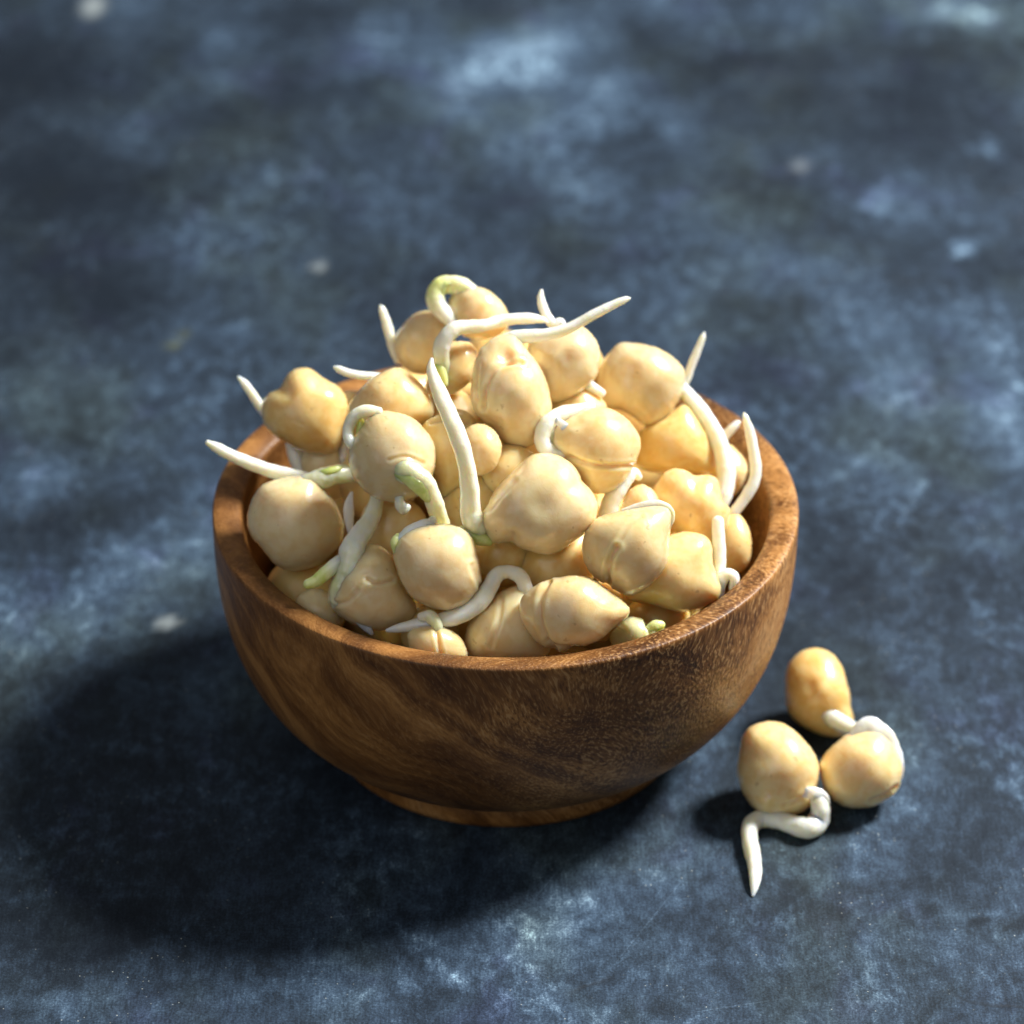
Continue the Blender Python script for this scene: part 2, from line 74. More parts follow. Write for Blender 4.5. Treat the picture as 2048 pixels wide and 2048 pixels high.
 ["I",[0.88,-4.09,70.19],0.4,[6.6,6.6,6.6,6.7,6.8,6.8,6.9,6.9,6.9,6.9,6.8,6.8,6.8,6.8,6.7,6.7,6.8,7.1,7.5,8.0,8.5,8.9,9.2,9.4,9.5,9.6,9.6,9.6,9.5,9.2,8.8,8.5,8.3,8.2,8.1,7.9,7.7,7.6,7.4,7.3,7.1,6.9,6.7,6.6,6.5,6.4,6.3,6.3,6.2,6.2,6.2,6.2,6.3,6.3,6.4,6.5,6.6,6.7,6.9,7.0,7.2,7.6,8.0,8.5,8.9,9.3,9.5,9.6,9.6,9.6,9.5,9.4,9.2,9.0,8.9,8.7,8.4,8.1,7.8,7.5,7.3,7.1,6.9,6.8,6.7,6.6,6.6,6.6],7.41,[[-0.77,5.88,-1.42,1.51],[0.74,0.39,0.43,3.01],[-4.65,4.27,0.17,1.29]],[[-0.58,0.39,[[1.81,4.7],[-0.56,4.7],[-2.06,4.05],[-3.36,2.54],[-4.22,-0.04],[-4.43,-2.84]]],[-0.19,0.34,[[-5.08,4.7],[-5.72,1.47],[-5.51,-1.33]]]],[["root",[[-1.2,8.59,-0.43,0.93,0],[0.95,9.11,0.0,1.16,0],[3.53,9.31,0.22,1.12,0],[6.55,9.63,0.43,1.07,0],[9.77,10.6,0.43,0.98,0],[13.43,12.6,0.43,0.88,0],[16.88,14.37,0.22,0.74,0.05],[19.04,15.35,-0.0,0.51,0.1],[19.79,15.55,0.0,0.23,0.1]]]],"upright chickpea at top centre with a deep curved seam and a long outstretched root",False],
 ["D",[-34.2,11.55,56.67],0.85,[7.8,7.7,7.7,7.7,7.6,7.4,7.3,7.2,7.1,6.9,6.8,6.6,6.4,6.3,6.3,6.3,6.4,6.5,6.6,6.7,6.8,6.9,7.0,7.1,7.2,7.4,7.5,7.7,7.8,8.0,8.1,8.2,8.1,7.9,7.7,7.5,7.3,7.1,7.0,7.0,7.0,7.0,7.0,7.1,7.1,7.2,7.3,7.2,7.2,7.1,7.1,7.0,7.0,7.0,6.9,6.9,6.8,6.7,6.7,6.7,6.7,6.8,7.0,7.2,7.4,7.6,7.7,7.7,7.7,7.7,7.7,7.5,7.4,7.2,7.0,6.8,6.6,6.5,6.5,6.7,6.9,7.2,7.4,7.6,7.7,7.8,7.8,7.8],6.93,[[-3.42,3.55,-0.32,1.87],[-1.28,5.95,0.32,2.14],[1.39,0.61,-0.27,2.4],[5.13,2.75,0.27,2.14]],[],[["root",[[-5.77,-1.99,-3.21,0.81,0],[-7.9,0.69,-2.94,0.81,0],[-9.49,3.1,-2.67,0.78,0],[-10.81,4.97,-2.4,0.7,0],[-11.88,6.17,-2.4,0.29,0.1]]]],"smooth yellow faceted chickpea at the left end of the heap, root tip behind it",False],
 ["Q",[29.59,9.75,51.2],0.95,[6.8,7.0,7.2,7.5,7.7,7.9,7.9,7.7,7.5,7.2,6.8,6.5,6.2,5.9,5.7,5.5,5.3,5.2,5.1,4.9,4.9,4.8,4.8,4.8,4.8,4.9,5.0,5.2,5.5,5.9,6.3,6.6,7.0,7.5,7.9,8.2,8.3,8.0,7.8,7.5,7.3,7.1,6.9,6.7,6.5,6.4,6.3,6.2,6.1,6.0,5.9,5.8,5.7,5.7,5.7,5.8,5.9,6.0,6.2,6.4,6.7,6.9,7.2,7.3,7.3,7.0,6.6,6.3,6.0,5.9,5.7,5.6,5.5,5.5,5.5,5.6,5.7,5.8,6.0,6.2,6.4,6.6,6.8,6.9,6.9,6.9,6.8,6.8],6.18,[[0.37,1.5,-0.18,2.68]],[],[["root",[[0.83,10.44,-0.22,0.72,0],[1.7,8.86,0.22,1.25,0],[3.45,6.61,0.89,1.44,0],[5.41,3.69,1.79,1.49,0],[6.91,0.78,2.68,1.49,0],[7.96,-2.57,3.79,1.58,0],[8.17,-5.68,4.69,1.58,0],[7.76,-8.56,5.36,1.39,0],[6.96,-11.22,5.8,1.1,0],[6.55,-13.65,6.03,0.86,0],[6.37,-15.53,6.03,0.33,0]]]],"large orange chickpea on the right with a long white root curving down over it",False],
 ["C",[-19.01,-0.56,65.76],0.65,[7.1,7.3,7.3,7.3,7.2,7.1,6.9,6.8,6.6,6.5,6.3,6.2,6.0,5.9,5.8,5.7,5.6,5.5,5.4,5.4,5.3,5.3,5.3,5.3,5.3,5.3,5.3,5.4,5.4,5.5,5.5,5.6,5.7,5.8,6.0,6.2,6.4,6.6,6.9,7.1,7.2,7.2,7.1,7.0,6.9,6.7,6.5,6.4,6.2,6.1,6.0,5.9,5.9,5.8,5.8,5.8,5.8,5.8,5.9,5.9,6.0,6.1,6.1,6.2,6.1,6.1,6.0,5.9,5.8,5.7,5.6,5.5,5.5,5.4,5.4,5.4,5.4,5.4,5.5,5.5,5.6,5.7,5.9,6.0,6.2,6.4,6.6,6.9],5.79,[[2.65,1.96,0.21,2.35],[-2.3,1.96,0.16,2.35]],[],[["root",[[-1.1,4.42,-3.13,0.74,0],[-3.71,4.72,-2.87,0.76,0],[-5.8,4.87,-2.61,0.74,0],[-7.89,5.4,-2.61,0.68,0],[-9.2,5.97,-2.61,0.57,0.1],[-9.83,6.23,-2.61,0.25,0.1]]]],"glossy golden chickpea between the faceted yellow one and the longest root",False],
 ["II",[-8.94,-8.84,61.49],0.85,[4.2,4.2,4.1,4.1,4.1,4.1,4.2,4.2,4.3,4.4,4.6,4.8,5.0,5.2,5.6,5.9,6.3,6.9,7.5,8.0,8.3,8.3,8.1,7.9,7.7,7.4,7.2,7.0,6.7,6.4,6.1,5.8,5.6,5.3,5.1,4.9,4.8,4.7,4.5,4.5,4.4,4.4,4.3,4.3,4.4,4.4,4.5,4.5,4.6,4.7,4.9,5.1,5.3,5.5,5.7,6.0,6.2,6.4,6.6,6.8,6.9,7.0,7.1,7.1,7.1,7.1,7.0,6.8,6.7,6.6,6.5,6.5,6.4,6.4,6.5,6.5,6.6,6.6,6.6,6.4,6.2,5.9,5.5,5.2,4.9,4.7,4.5,4.4],5.57,[],[[-0.34,0.34,[[-3.45,4.7],[-0.43,5.34],[2.58,4.7]]]],[],"orange chickpea half covered by the middle of the longest root",False],
 ["KK",[-5.09,-12.95,53.7],0.8,[6.1,6.2,6.3,6.3,6.3,6.3,6.3,6.3,6.4,6.4,6.4,6.4,6.4,6.4,6.3,6.3,6.2,6.1,6.1,6.0,5.9,5.8,5.7,5.6,5.5,5.4,5.3,5.3,5.2,5.2,5.2,5.2,5.1,5.1,5.1,5.2,5.2,5.2,5.2,5.3,5.3,5.4,5.4,5.5,5.6,5.7,5.7,5.8,6.0,6.1,6.2,6.3,6.4,6.5,6.6,6.6,6.7,6.7,6.7,6.6,6.6,6.4,6.3,6.1,5.9,5.7,5.5,5.3,5.1,5.0,4.9,4.7,4.7,4.6,4.6,4.6,4.6,4.6,4.7,4.8,4.9,5.0,5.1,5.3,5.4,5.6,5.8,6.0],5.39,[],[],[],"golden chickpea tucked behind the thick lower end of the longest root",False],
 ["N",[-8.47,4.49,69.85],0.55,[3.7,3.8,3.9,3.9,4.0,4.1,4.2,4.3,4.4,4.5,4.6,4.8,4.9,4.9,5.0,5.0,4.9,4.9,4.9,4.8,4.7,4.6,4.5,4.3,4.2,4.0,3.9,3.8,3.8,3.7,3.6,3.6,3.6,3.6,3.5,3.5,3.5,3.5,3.5,3.5,3.5,3.5,3.6,3.6,3.7,3.8,3.8,3.9,4.0,4.2,4.3,4.4,4.5,4.6,4.7,4.7,4.8,4.9,4.9,4.9,4.8,4.7,4.6,4.6,4.5,4.4,4.4,4.3,4.3,4.2,4.1,3.9,3.8,3.7,3.6,3.5,3.5,3.5,3.5,3.5,3.5,3.5,3.5,3.6,3.6,3.6,3.6,3.7],3.92,[[1.59,2.17,0.13,1.31]],[],[["shoot",[[-1.62,-2.94,2.83,0.61,0.5],[-1.94,-1.22,3.05,1.03,0.5],[-2.2,0.91,4.14,1.31,0.3],[-2.19,2.82,5.01,1.4,0.02],[-1.47,4.74,5.45,1.4,0],[0.15,6.26,5.23,1.35,0],[2.3,6.62,4.58,1.21,0],[4.89,6.88,3.71,1.08,0],[7.49,7.72,2.18,0.99,0],[10.31,8.07,1.74,0.94,0],[12.92,8.16,1.31,0.85,0],[14.66,7.95,1.09,0.56,0.05],[15.53,7.56,1.09,0.21,0.1]]],["green_bud",[[-2.89,1.33,4.36,0.33,0.7],[-2.57,-0.19,4.47,0.84,0.95],[-2.03,-1.7,4.36,0.84,1],[-1.6,-2.99,4.14,0.47,0.9]]]],"small chickpea near the top with a green hooked shoot and white end",False],
 ["B",[-14.01,22.79,64.1],0.2,[5.3,5.4,5.5,5.5,5.5,5.5,5.5,5.6,5.6,5.6,5.6,5.6,5.7,5.7,5.7,5.8,5.8,5.8,5.7,5.7,5.7,5.7,5.7,5.6,5.6,5.5,5.5,5.4,5.4,5.3,5.3,5.2,5.1,5.1,5.0,5.0,4.9,4.9,4.9,4.9,4.9,4.9,5.0,5.0,5.1,5.2,5.3,5.4,5.5,5.6,5.7,5.7,5.8,5.8,5.8,5.8,5.8,5.8,5.8,5.8,5.8,5.7,5.7,5.6,5.6,5.5,5.5,5.4,5.4,5.3,5.3,5.2,5.2,5.1,5.0,5.0,5.0,4.9,4.9,4.9,4.9,4.9,5.0,5.0,5.0,5.1,5.1,5.2],5.14,[[-1.59,-1.33,-0.22,1.62],[-2.13,1.9,0.22,2.16]],[],[["root",[[-4.75,-2.87,-1.89,0.88,0.0],[-5.55,-0.72,-1.62,0.93,0.05],[-6.22,1.71,-1.62,0.88,0.05],[-6.9,4.01,-1.62,0.79,0],[-7.52,5.82,-1.62,0.58,0.05],[-7.76,6.42,-1.62,0.26,0.1]]]],"smooth pinkish chickpea left of the summit with a root tip standing up",False],
 ["S",[38.42,11.19,44.91],0.55,[3.4,3.4,3.4,3.5,3.5,3.6,3.7,3.7,3.9,4.0,4.1,4.2,4.3,4.4,4.5,4.5,4.6,4.6,4.7,4.7,4.7,4.7,4.7,4.6,4.6,4.5,4.4,4.3,4.3,4.1,4.0,3.9,3.9,3.8,3.7,3.7,3.6,3.6,3.6,3.5,3.5,3.5,3.5,3.6,3.6,3.6,3.6,3.6,3.7,3.7,3.7,3.7,3.8,3.8,3.8,3.9,3.9,4.0,4.0,4.1,4.2,4.3,4.4,4.6,4.7,4.7,4.8,4.7,4.7,4.6,4.5,4.4,4.3,4.2,4.1,4.0,3.9,3.8,3.8,3.7,3.6,3.6,3.5,3.5,3.5,3.4,3.4,3.4],3.79,[[1.42,0.49,0.18,1.12]],[],[["root",[[-1.23,4.77,-0.9,0.78,0],[-0.34,6.12,-0.67,0.83,0],[0.88,7.46,-0.45,0.73,0],[1.78,8.36,-0.45,0.58,0.05],[2.23,8.63,-0.45,0.24,0.1]]]],"chickpea nearest the right rim, mostly behind the hanging white root",False],
 ["J",[9.77,5.36,70.34],0.2,[5.9,5.9,5.8,5.8,5.9,5.9,6.0,6.0,6.1,6.2,6.4,6.5,6.7,6.9,7.0,7.1,7.1,7.1,7.0,6.9,6.8,6.6,6.5,6.3,6.2,6.1,6.0,6.0,5.9,5.9,5.8,5.8,5.8,5.8,5.9,5.9,6.0,6.1,6.1,6.1,6.1,6.0,6.0,6.0,6.1,6.1,6.2,6.3,6.4,6.4,6.5,6.5,6.6,6.6,6.6,6.7,6.7,6.8,6.8,6.8,6.8,6.7,6.6,6.4,6.3,6.1,5.9,5.8,5.7,5.6,5.6,5.7,5.8,5.9,6.1,6.2,6.3,6.4,6.5,6.6,6.6,6.6,6.6,6.5,6.3,6.2,6.1,6.0],6.01,[[2.33,2.39,0.31,2.18],[-1.16,0.21,0.31,1.31],[0.59,0.21,-0.31,1.09],[-2.47,2.39,-0.31,1.31]],[],[["root",[[0.14,4.99,0.44,0.57,0],[-0.51,6.72,0.65,0.71,0],[-1.6,6.29,0.65,0.85,0],[-2.69,7.61,0.44,0.85,0],[-3.45,9.37,-0.0,0.82,0],[-3.78,10.91,-0.22,0.66,0.05],[-3.69,12.13,-0.44,0.26,0.1]]]],"pale glossy chickpea at the back right of the summit with a hooked root on top",False],
 ["PP",[12.06,3.76,61.18],0.5,[5.1,5.0,5.0,5.0,5.0,5.0,5.0,5.0,5.0,5.1,5.1,5.1,5.1,5.1,5.1,5.1,5.1,5.1,5.1,5.1,5.1,5.1,5.1,5.2,5.2,5.2,5.3,5.3,5.3,5.3,5.3,5.3,5.3,5.3,5.4,5.4,5.4,5.4,5.4,5.4,5.4,5.4,5.3,5.3,5.3,5.3,5.3,5.2,5.2,5.2,5.1,5.0,5.0,4.9,4.9,4.8,4.8,4.8,4.8,4.9,4.9,4.9,4.9,5.0,5.0,5.0,5.1,5.1,5.2,5.2,5.3,5.3,5.4,5.4,5.4,5.4,5.4,5.4,5.4,5.5,5.5,5.5,5.5,5.4,5.4,5.3,5.2,5.1],4.87,[],[],[["root",[[-0.81,6.22,2.41,0.71,0],[0.72,5.34,2.63,0.85,0],[2.46,4.46,2.63,0.85,0],[4.22,3.38,2.19,0.71,0]]],["skin_flap",[[-2.35,2.27,2.85,0.47,0],[-0.83,2.91,3.29,0.8,0],[0.92,2.69,3.29,0.71,0],[2.24,2.05,2.85,0.28,0]]]],"chickpea with white torn skin between the upright one and the large pale one",False],
 ["A",[-4.84,22.76,69.91],0.5,[5.0,4.9,4.9,4.8,4.8,4.8,4.7,4.7,4.7,4.7,4.6,4.6,4.6,4.6,4.6,4.6,4.5,4.5,4.5,4.5,4.5,4.5,4.5,4.5,4.6,4.6,4.7,4.8,4.8,4.9,5.0,5.1,5.2,5.3,5.4,5.5,5.6,5.7,5.8,5.7,5.7,5.6,5.5,5.4,5.3,5.1,5.0,4.9,4.8,4.7,4.6,4.6,4.5,4.4,4.4,4.3,4.3,4.3,4.3,4.3,4.3,4.3,4.4,4.4,4.5,4.6,4.6,4.7,4.7,4.8,4.9,4.9,5.0,5.1,5.2,5.3,5.4,5.5,5.6,5.6,5.6,5.6,5.5,5.5,5.4,5.3,5.2,5.1],4.69,[[-3.36,1.83,-0.45,1.34],[1.11,1.83,0.18,2.23]],[],[["shoot",[[0.0,2.9,0.89,1.2,0.15],[-2.45,4.35,0.89,1.73,0.25],[-4.68,4.9,0.89,1.69,0.4],[-6.24,4.67,1.12,1.64,0.6],[-7.24,3.31,1.34,1.64,0.5],[-7.01,1.51,1.79,1.59,0.25],[-5.99,0.14,2.23,1.44,0.05],[-4.77,-1.2,2.46,1.25,0],[-3.76,-2.54,2.46,1.06,0]]],["green_bud",[[-5.99,3.47,2.46,0.34,0.7],[-5.66,4.69,2.46,0.43,1],[-4.77,4.92,2.35,0.34,0.9]]]],"topmost chickpea at the summit with a thick green hook at its left end",False],
 ["EE",[-30.68,-25.82,40.62],0.2,[3.9,3.8,3.8,3.7,3.7,3.6,3.6,3.6,3.5,3.5,3.5,3.5,3.5,3.5,3.5,3.6,3.6,3.7,3.7,3.8,3.9,4.0,4.1,4.2,4.2,4.3,4.3,4.3,4.3,4.4,4.4,4.4,4.4,4.4,4.5,4.5,4.5,4.4,4.4,4.4,4.3,4.3,4.2,4.1,4.0,3.9,3.8,3.7,3.7,3.6,3.6,3.5,3.5,3.5,3.4,3.4,3.4,3.4,3.4,3.5,3.5,3.6,3.6,3.7,3.8,3.9,3.9,4.0,4.1,4.2,4.3,4.3,4.3,4.3,4.3,4.3,4.4,4.4,4.5,4.5,4.5,4.5,4.5,4.4,4.3,4.2,4.1,4.0],3.74,[],[],[],"small pinkish piece of chickpea showing low against the left front wall",False],
 ["G",[-31.4,9.74,47.28],0.2,[4.3,4.3,4.2,4.2,4.2,4.2,4.2,4.2,4.1,4.1,4.1,4.1,4.1,4.0,4.0,4.0,4.0,4.0,4.0,4.0,4.0,4.0,4.0,4.0,4.0,4.0,4.0,4.1,4.1,4.2,4.2,4.2,4.3,4.3,4.3,4.3,4.4,4.4,4.4,4.4,4.3,4.3,4.3,4.3,4.3,4.3,4.2,4.2,4.2,4.2,4.2,4.2,4.1,4.1,4.1,4.1,4.0,4.0,4.0,4.0,4.0,4.0,4.0,4.0,4.0,4.0,4.0,4.0,4.0,4.0,4.0,4.0,4.1,4.1,4.1,4.2,4.2,4.3,4.3,4.3,4.3,4.3,4.3,4.3,4.3,4.3,4.3,4.3],3.88,[],[],[["root",[[-5.67,3.42,-0.54,1.16,0],[-4.97,1.53,-0.0,1.28,0],[-4.01,-0.9,0.27,1.33,0],[-2.95,-3.04,-0.0,1.33,0]]],["root",[[3.7,3.64,1.61,0.87,0],[3.37,1.5,1.88,0.98,0],[3.05,-0.92,1.88,0.98,0]]]],"shaded pinkish chickpea under the faceted yellow one with two stems hanging beside it",False],
 ["GG",[-18.71,-15.41,50.41],0.6,[5.7,5.7,5.7,5.7,5.7,5.7,5.7,5.7,5.6,5.6,5.6,5.6,5.6,5.6,5.6,5.5,5.6,5.6,5.6,5.6,5.7,5.7,5.8,5.8,5.8,5.8,5.8,5.8,5.8,5.8,5.8,5.8,5.8,5.8,5.8,5.8,5.9,5.9,5.9,5.9,5.9,5.9,5.9,5.9,5.9,5.8,5.8,5.8,5.8,5.8,5.8,5.7,5.7,5.7,5.7,5.6,5.6,5.6,5.6,5.5,5.5,5.5,5.5,5.5,5.6,5.6,5.6,5.7,5.7,5.8,5.8,5.9,5.9,5.9,5.9,6.0,6.0,6.0,6.0,6.0,6.0,5.9,5.9,5.8,5.7,5.7,5.7,5.7],5.4,[],[],[["skin_flap",[[-6.89,5.97,0.95,0.26,0],[-7.37,4.07,0.71,0.77,0],[-7.38,1.94,0.47,0.87,0],[-7.17,-0.43,-0.0,0.51,0]]]],"dark shaded chickpea in the hollow behind the forked shoot",False],
 ["LL",[0.68,-11.9,59.32],0.7,[4.9,4.9,4.9,4.9,4.9,5.0,5.0,5.0,5.0,5.0,5.0,5.0,4.9,4.9,4.9,4.9,4.9,4.9,4.9,4.8,4.8,4.8,4.8,4.8,4.8,4.8,4.8,4.8,4.9,4.9,4.9,4.9,4.9,4.9,4.9,4.9,4.9,4.9,4.9,4.9,4.9,4.9,4.9,4.9,4.9,4.9,4.9,4.9,5.0,5.0,5.0,5.0,5.0,5.0,5.0,4.9,4.9,4.9,4.9,4.8,4.8,4.8,4.7,4.7,4.7,4.7,4.7,4.7,4.7,4.8,4.8,4.8,4.8,4.8,4.8,4.8,4.8,4.8,4.8,4.8,4.8,4.8,4.8,4.8,4.8,4.9,4.9,4.9],4.55,[],[],[["skin_flap",[[0.73,2.07,3.23,0.23,0],[0.08,0.79,3.44,0.6,0],[-0.56,-0.92,3.44,0.79,0],[-1.2,-2.63,3.23,0.69,0]]]],"shaded chickpea with a sliver of pale skin above the large dimpled one",False],
 ["RR",[-0.86,-20.54,48.54],0.9,[5.7,5.7,5.7,5.7,5.7,5.7,5.6,5.6,5.5,5.5,5.4,5.4,5.3,5.3,5.3,5.2,5.2,5.2,5.2,5.2,5.3,5.3,5.4,5.4,5.5,5.5,5.5,5.5,5.6,5.6,5.6,5.7,5.7,5.7,5.8,5.8,5.8,5.8,5.8,5.8,5.8,5.8,5.8,5.8,5.8,5.8,5.8,5.8,5.7,5.7,5.7,5.6,5.6,5.6,5.5,5.5,5.5,5.4,5.4,5.3,5.3,5.3,5.3,5.3,5.3,5.3,5.3,5.3,5.4,5.4,5.4,5.5,5.5,5.6,5.6,5.7,5.8,5.8,5.9,5.9,5.8,5.8,5.7,5.7,5.7,5.7,5.7,5.7],5.19,[],[],[],"dark orange chickpea deep in the gap left of the bent front root",False],
 ["U",[38.37,-9.29,43.04],0.7,[3.4,3.5,3.6,3.6,3.7,3.8,3.9,3.9,4.0,4.1,4.2,4.3,4.5,4.6,4.7,4.8,4.9,5.0,5.1,5.2,5.2,5.2,5.2,5.1,5.1,5.0,4.9,4.8,4.7,4.6,4.5,4.3,4.2,4.1,3.9,3.8,3.7,3.6,3.5,3.5,3.4,3.4,3.4,3.3,3.3,3.4,3.4,3.4,3.4,3.5,3.5,3.6,3.7,3.8,3.9,4.0,4.2,4.3,4.5,4.7,4.9,5.1,5.3,5.5,5.6,5.7,5.6,5.5,5.3,5.2,5.0,4.8,4.6,4.3,4.0,3.8,3.6,3.5,3.3,3.3,3.2,3.2,3.2,3.2,3.2,3.2,3.3,3.3],3.96,[],[],[["root",[[-1.47,1.33,-0.44,0.8,0],[-0.83,3.53,-0.22,0.9,0],[0.47,5.72,-0.0,0.99,0],[2.22,8.13,-0.0,1.04,0],[3.65,10.75,-0.0,1.04,0],[3.98,13.16,-0.0,0.99,0],[3.57,16.22,0.22,0.9,0],[2.98,19.29,0.22,0.8,0],[2.25,21.48,0.22,0.52,0.05],[1.99,22.31,0.22,0.21,0.1]]]],"chickpea shaded by the right wall with a tall bent root leaning on the rim",False],
 ["L1",[46.35,-25.03,7.56],0.6,[7.0,7.0,7.0,6.9,6.9,6.9,6.9,7.0,7.0,7.1,7.1,7.3,7.4,7.6,7.7,7.8,7.9,8.0,8.0,7.9,7.9,7.8,7.8,7.9,7.9,8.0,8.1,8.3,8.4,8.5,8.5,8.4,8.3,8.1,7.9,7.7,7.6,7.5,7.5,7.4,7.4,7.4,7.3,7.3,7.3,7.3,7.2,7.2,7.1,7.1,7.0,6.9,6.9,6.9,6.8,6.9,6.9,7.0,7.1,7.2,7.3,7.5,7.6,7.8,8.0,8.1,8.2,8.3,8.4,8.5,8.5,8.6,8.6,8.6,8.6,8.5,8.3,8.2,8.0,7.8,7.5,7.3,7.2,7.1,7.0,7.0,7.0,7.0],7.33,[[-2.51,2.12,-0.27,2.12],[5.18,-4.78,0.64,1.59],[2.26,3.45,0.21,3.18],[-3.84,5.57,0.21,1.86],[0.14,-2.39,-0.21,2.12]],[[-0.24,0.37,[[0.67,-5.84],[3.86,-4.51],[5.98,-3.19]]]],[["root",[[6.84,-4.73,3.98,1.48,0.08],[7.19,-6.59,3.85,1.77,0.03],[6.82,-8.54,3.18,1.94,0],[5.09,-9.57,4.41,1.99,0],[2.79,-9.26,3.43,1.71,0],[-0.01,-8.45,2.03,1.63,0],[-2.63,-8.29,1.73,1.6,0],[-4.58,-9.28,3.17,1.54,0],[-5.01,-11.48,6.54,1.5,0],[-4.72,-13.9,10.1,1.38,0],[-4.6,-16.2,13.27,1.15,0],[-4.85,-18.27,15.84,0.78,0],[-5.22,-19.74,17.15,0.25,0.1]]],["skin_flap",[[3.46,-3.86,5.04,0.45,0.0],[5.02,-3.58,5.17,0.97,0],[6.61,-3.99,5.04,1.14,0],[7.83,-4.68,4.64,0.85,0],[8.51,-5.36,4.38,0.28,0.05]]]],"loose chickpea on the table nearest the viewer, a long white root curling forward",True],
 ["L3",[61.01,-24.24,6.84],0.6,[7.2,7.2,7.2,7.2,7.2,7.2,7.3,7.3,7.3,7.3,7.2,7.2,7.2,7.1,7.1,7.1,7.0,6.9,6.9,6.8,6.7,6.7,6.6,6.6,6.6,6.6,6.6,6.6,6.6,6.7,6.7,6.7,6.7,6.8,6.8,6.9,6.8,6.8,6.8,6.8,6.8,6.9,7.0,7.0,7.1,7.1,7.1,7.1,7.1,7.0,7.0,7.0,7.0,7.0,7.1,7.1,7.1,7.2,7.2,7.3,7.3,7.3,7.2,7.1,7.0,6.9,6.8,6.7,6.6,6.6,6.5,6.5,6.5,6.5,6.4,6.4,6.4,6.4,6.5,6.5,6.6,6.7,6.8,6.9,7.0,7.2,7.3,7.3],6.64,[[1.5,2.22,0.21,2.92],[-2.48,-0.43,-0.16,2.66],[3.63,-4.95,-0.27,1.59]],[[-0.42,0.37,[[1.24,-4.95],[3.63,-4.15],[5.49,-2.56]]]],[["skin_flap",[[-1.7,6.31,1.59,0.57,0],[-0.5,7.15,1.46,1.26,0.03],[1.11,7.49,1.33,1.72,0.02],[2.55,6.3,1.46,2.12,0],[3.86,4.45,1.59,2.29,0],[4.82,2.35,1.86,2.12,0],[5.28,0.24,1.99,1.72,0.03],[5.13,-1.87,2.13,1.14,0.05],[4.34,-3.72,2.13,0.4,0.1]]]],"rightmost loose chickpea on the table, white skin wrapped round its upper right",True],
 ["L2",[55.19,-1.81,6.85],0.95,[6.0,6.0,6.0,6.0,6.1,6.2,6.2,6.3,6.4,6.4,6.4,6.4,6.4,6.4,6.4,6.5,6.5,6.6,6.6,6.7,6.9,7.0,7.2,7.4,7.6,7.8,8.1,8.3,8.5,8.6,8.6,8.7,8.6,8.4,8.1,7.7,7.3,6.8,6.3,6.0,5.8,5.7,5.6,5.5,5.5,5.4,5.4,5.4,5.3,5.4,5.4,5.5,5.6,5.7,5.9,6.1,6.3,6.5,6.7,6.9,7.2,7.4,7.5,7.7,7.8,7.9,8.0,8.1,8.1,8.1,8.1,8.1,8.0,7.9,7.8,7.7,7.6,7.5,7.3,7.2,7.0,6.8,6.6,6.5,6.3,6.2,6.1,6.1],6.65,[[-1.77,1.41,-0.38,1.37],[-0.12,1.14,0.38,1.64],[3.16,-4.89,0.27,1.64]],[],[["root",[[0.3,-2.99,4.66,0.88,0.05],[1.36,-3.52,4.93,1.53,0],[2.74,-4.48,4.79,1.64,0],[4.4,-5.32,4.38,1.41,0],[5.82,-5.62,3.83,1.0,0],[6.66,-5.5,3.56,0.35,0]]]],"loose oval orange chickpea on the table closest to the bowl",True],
]
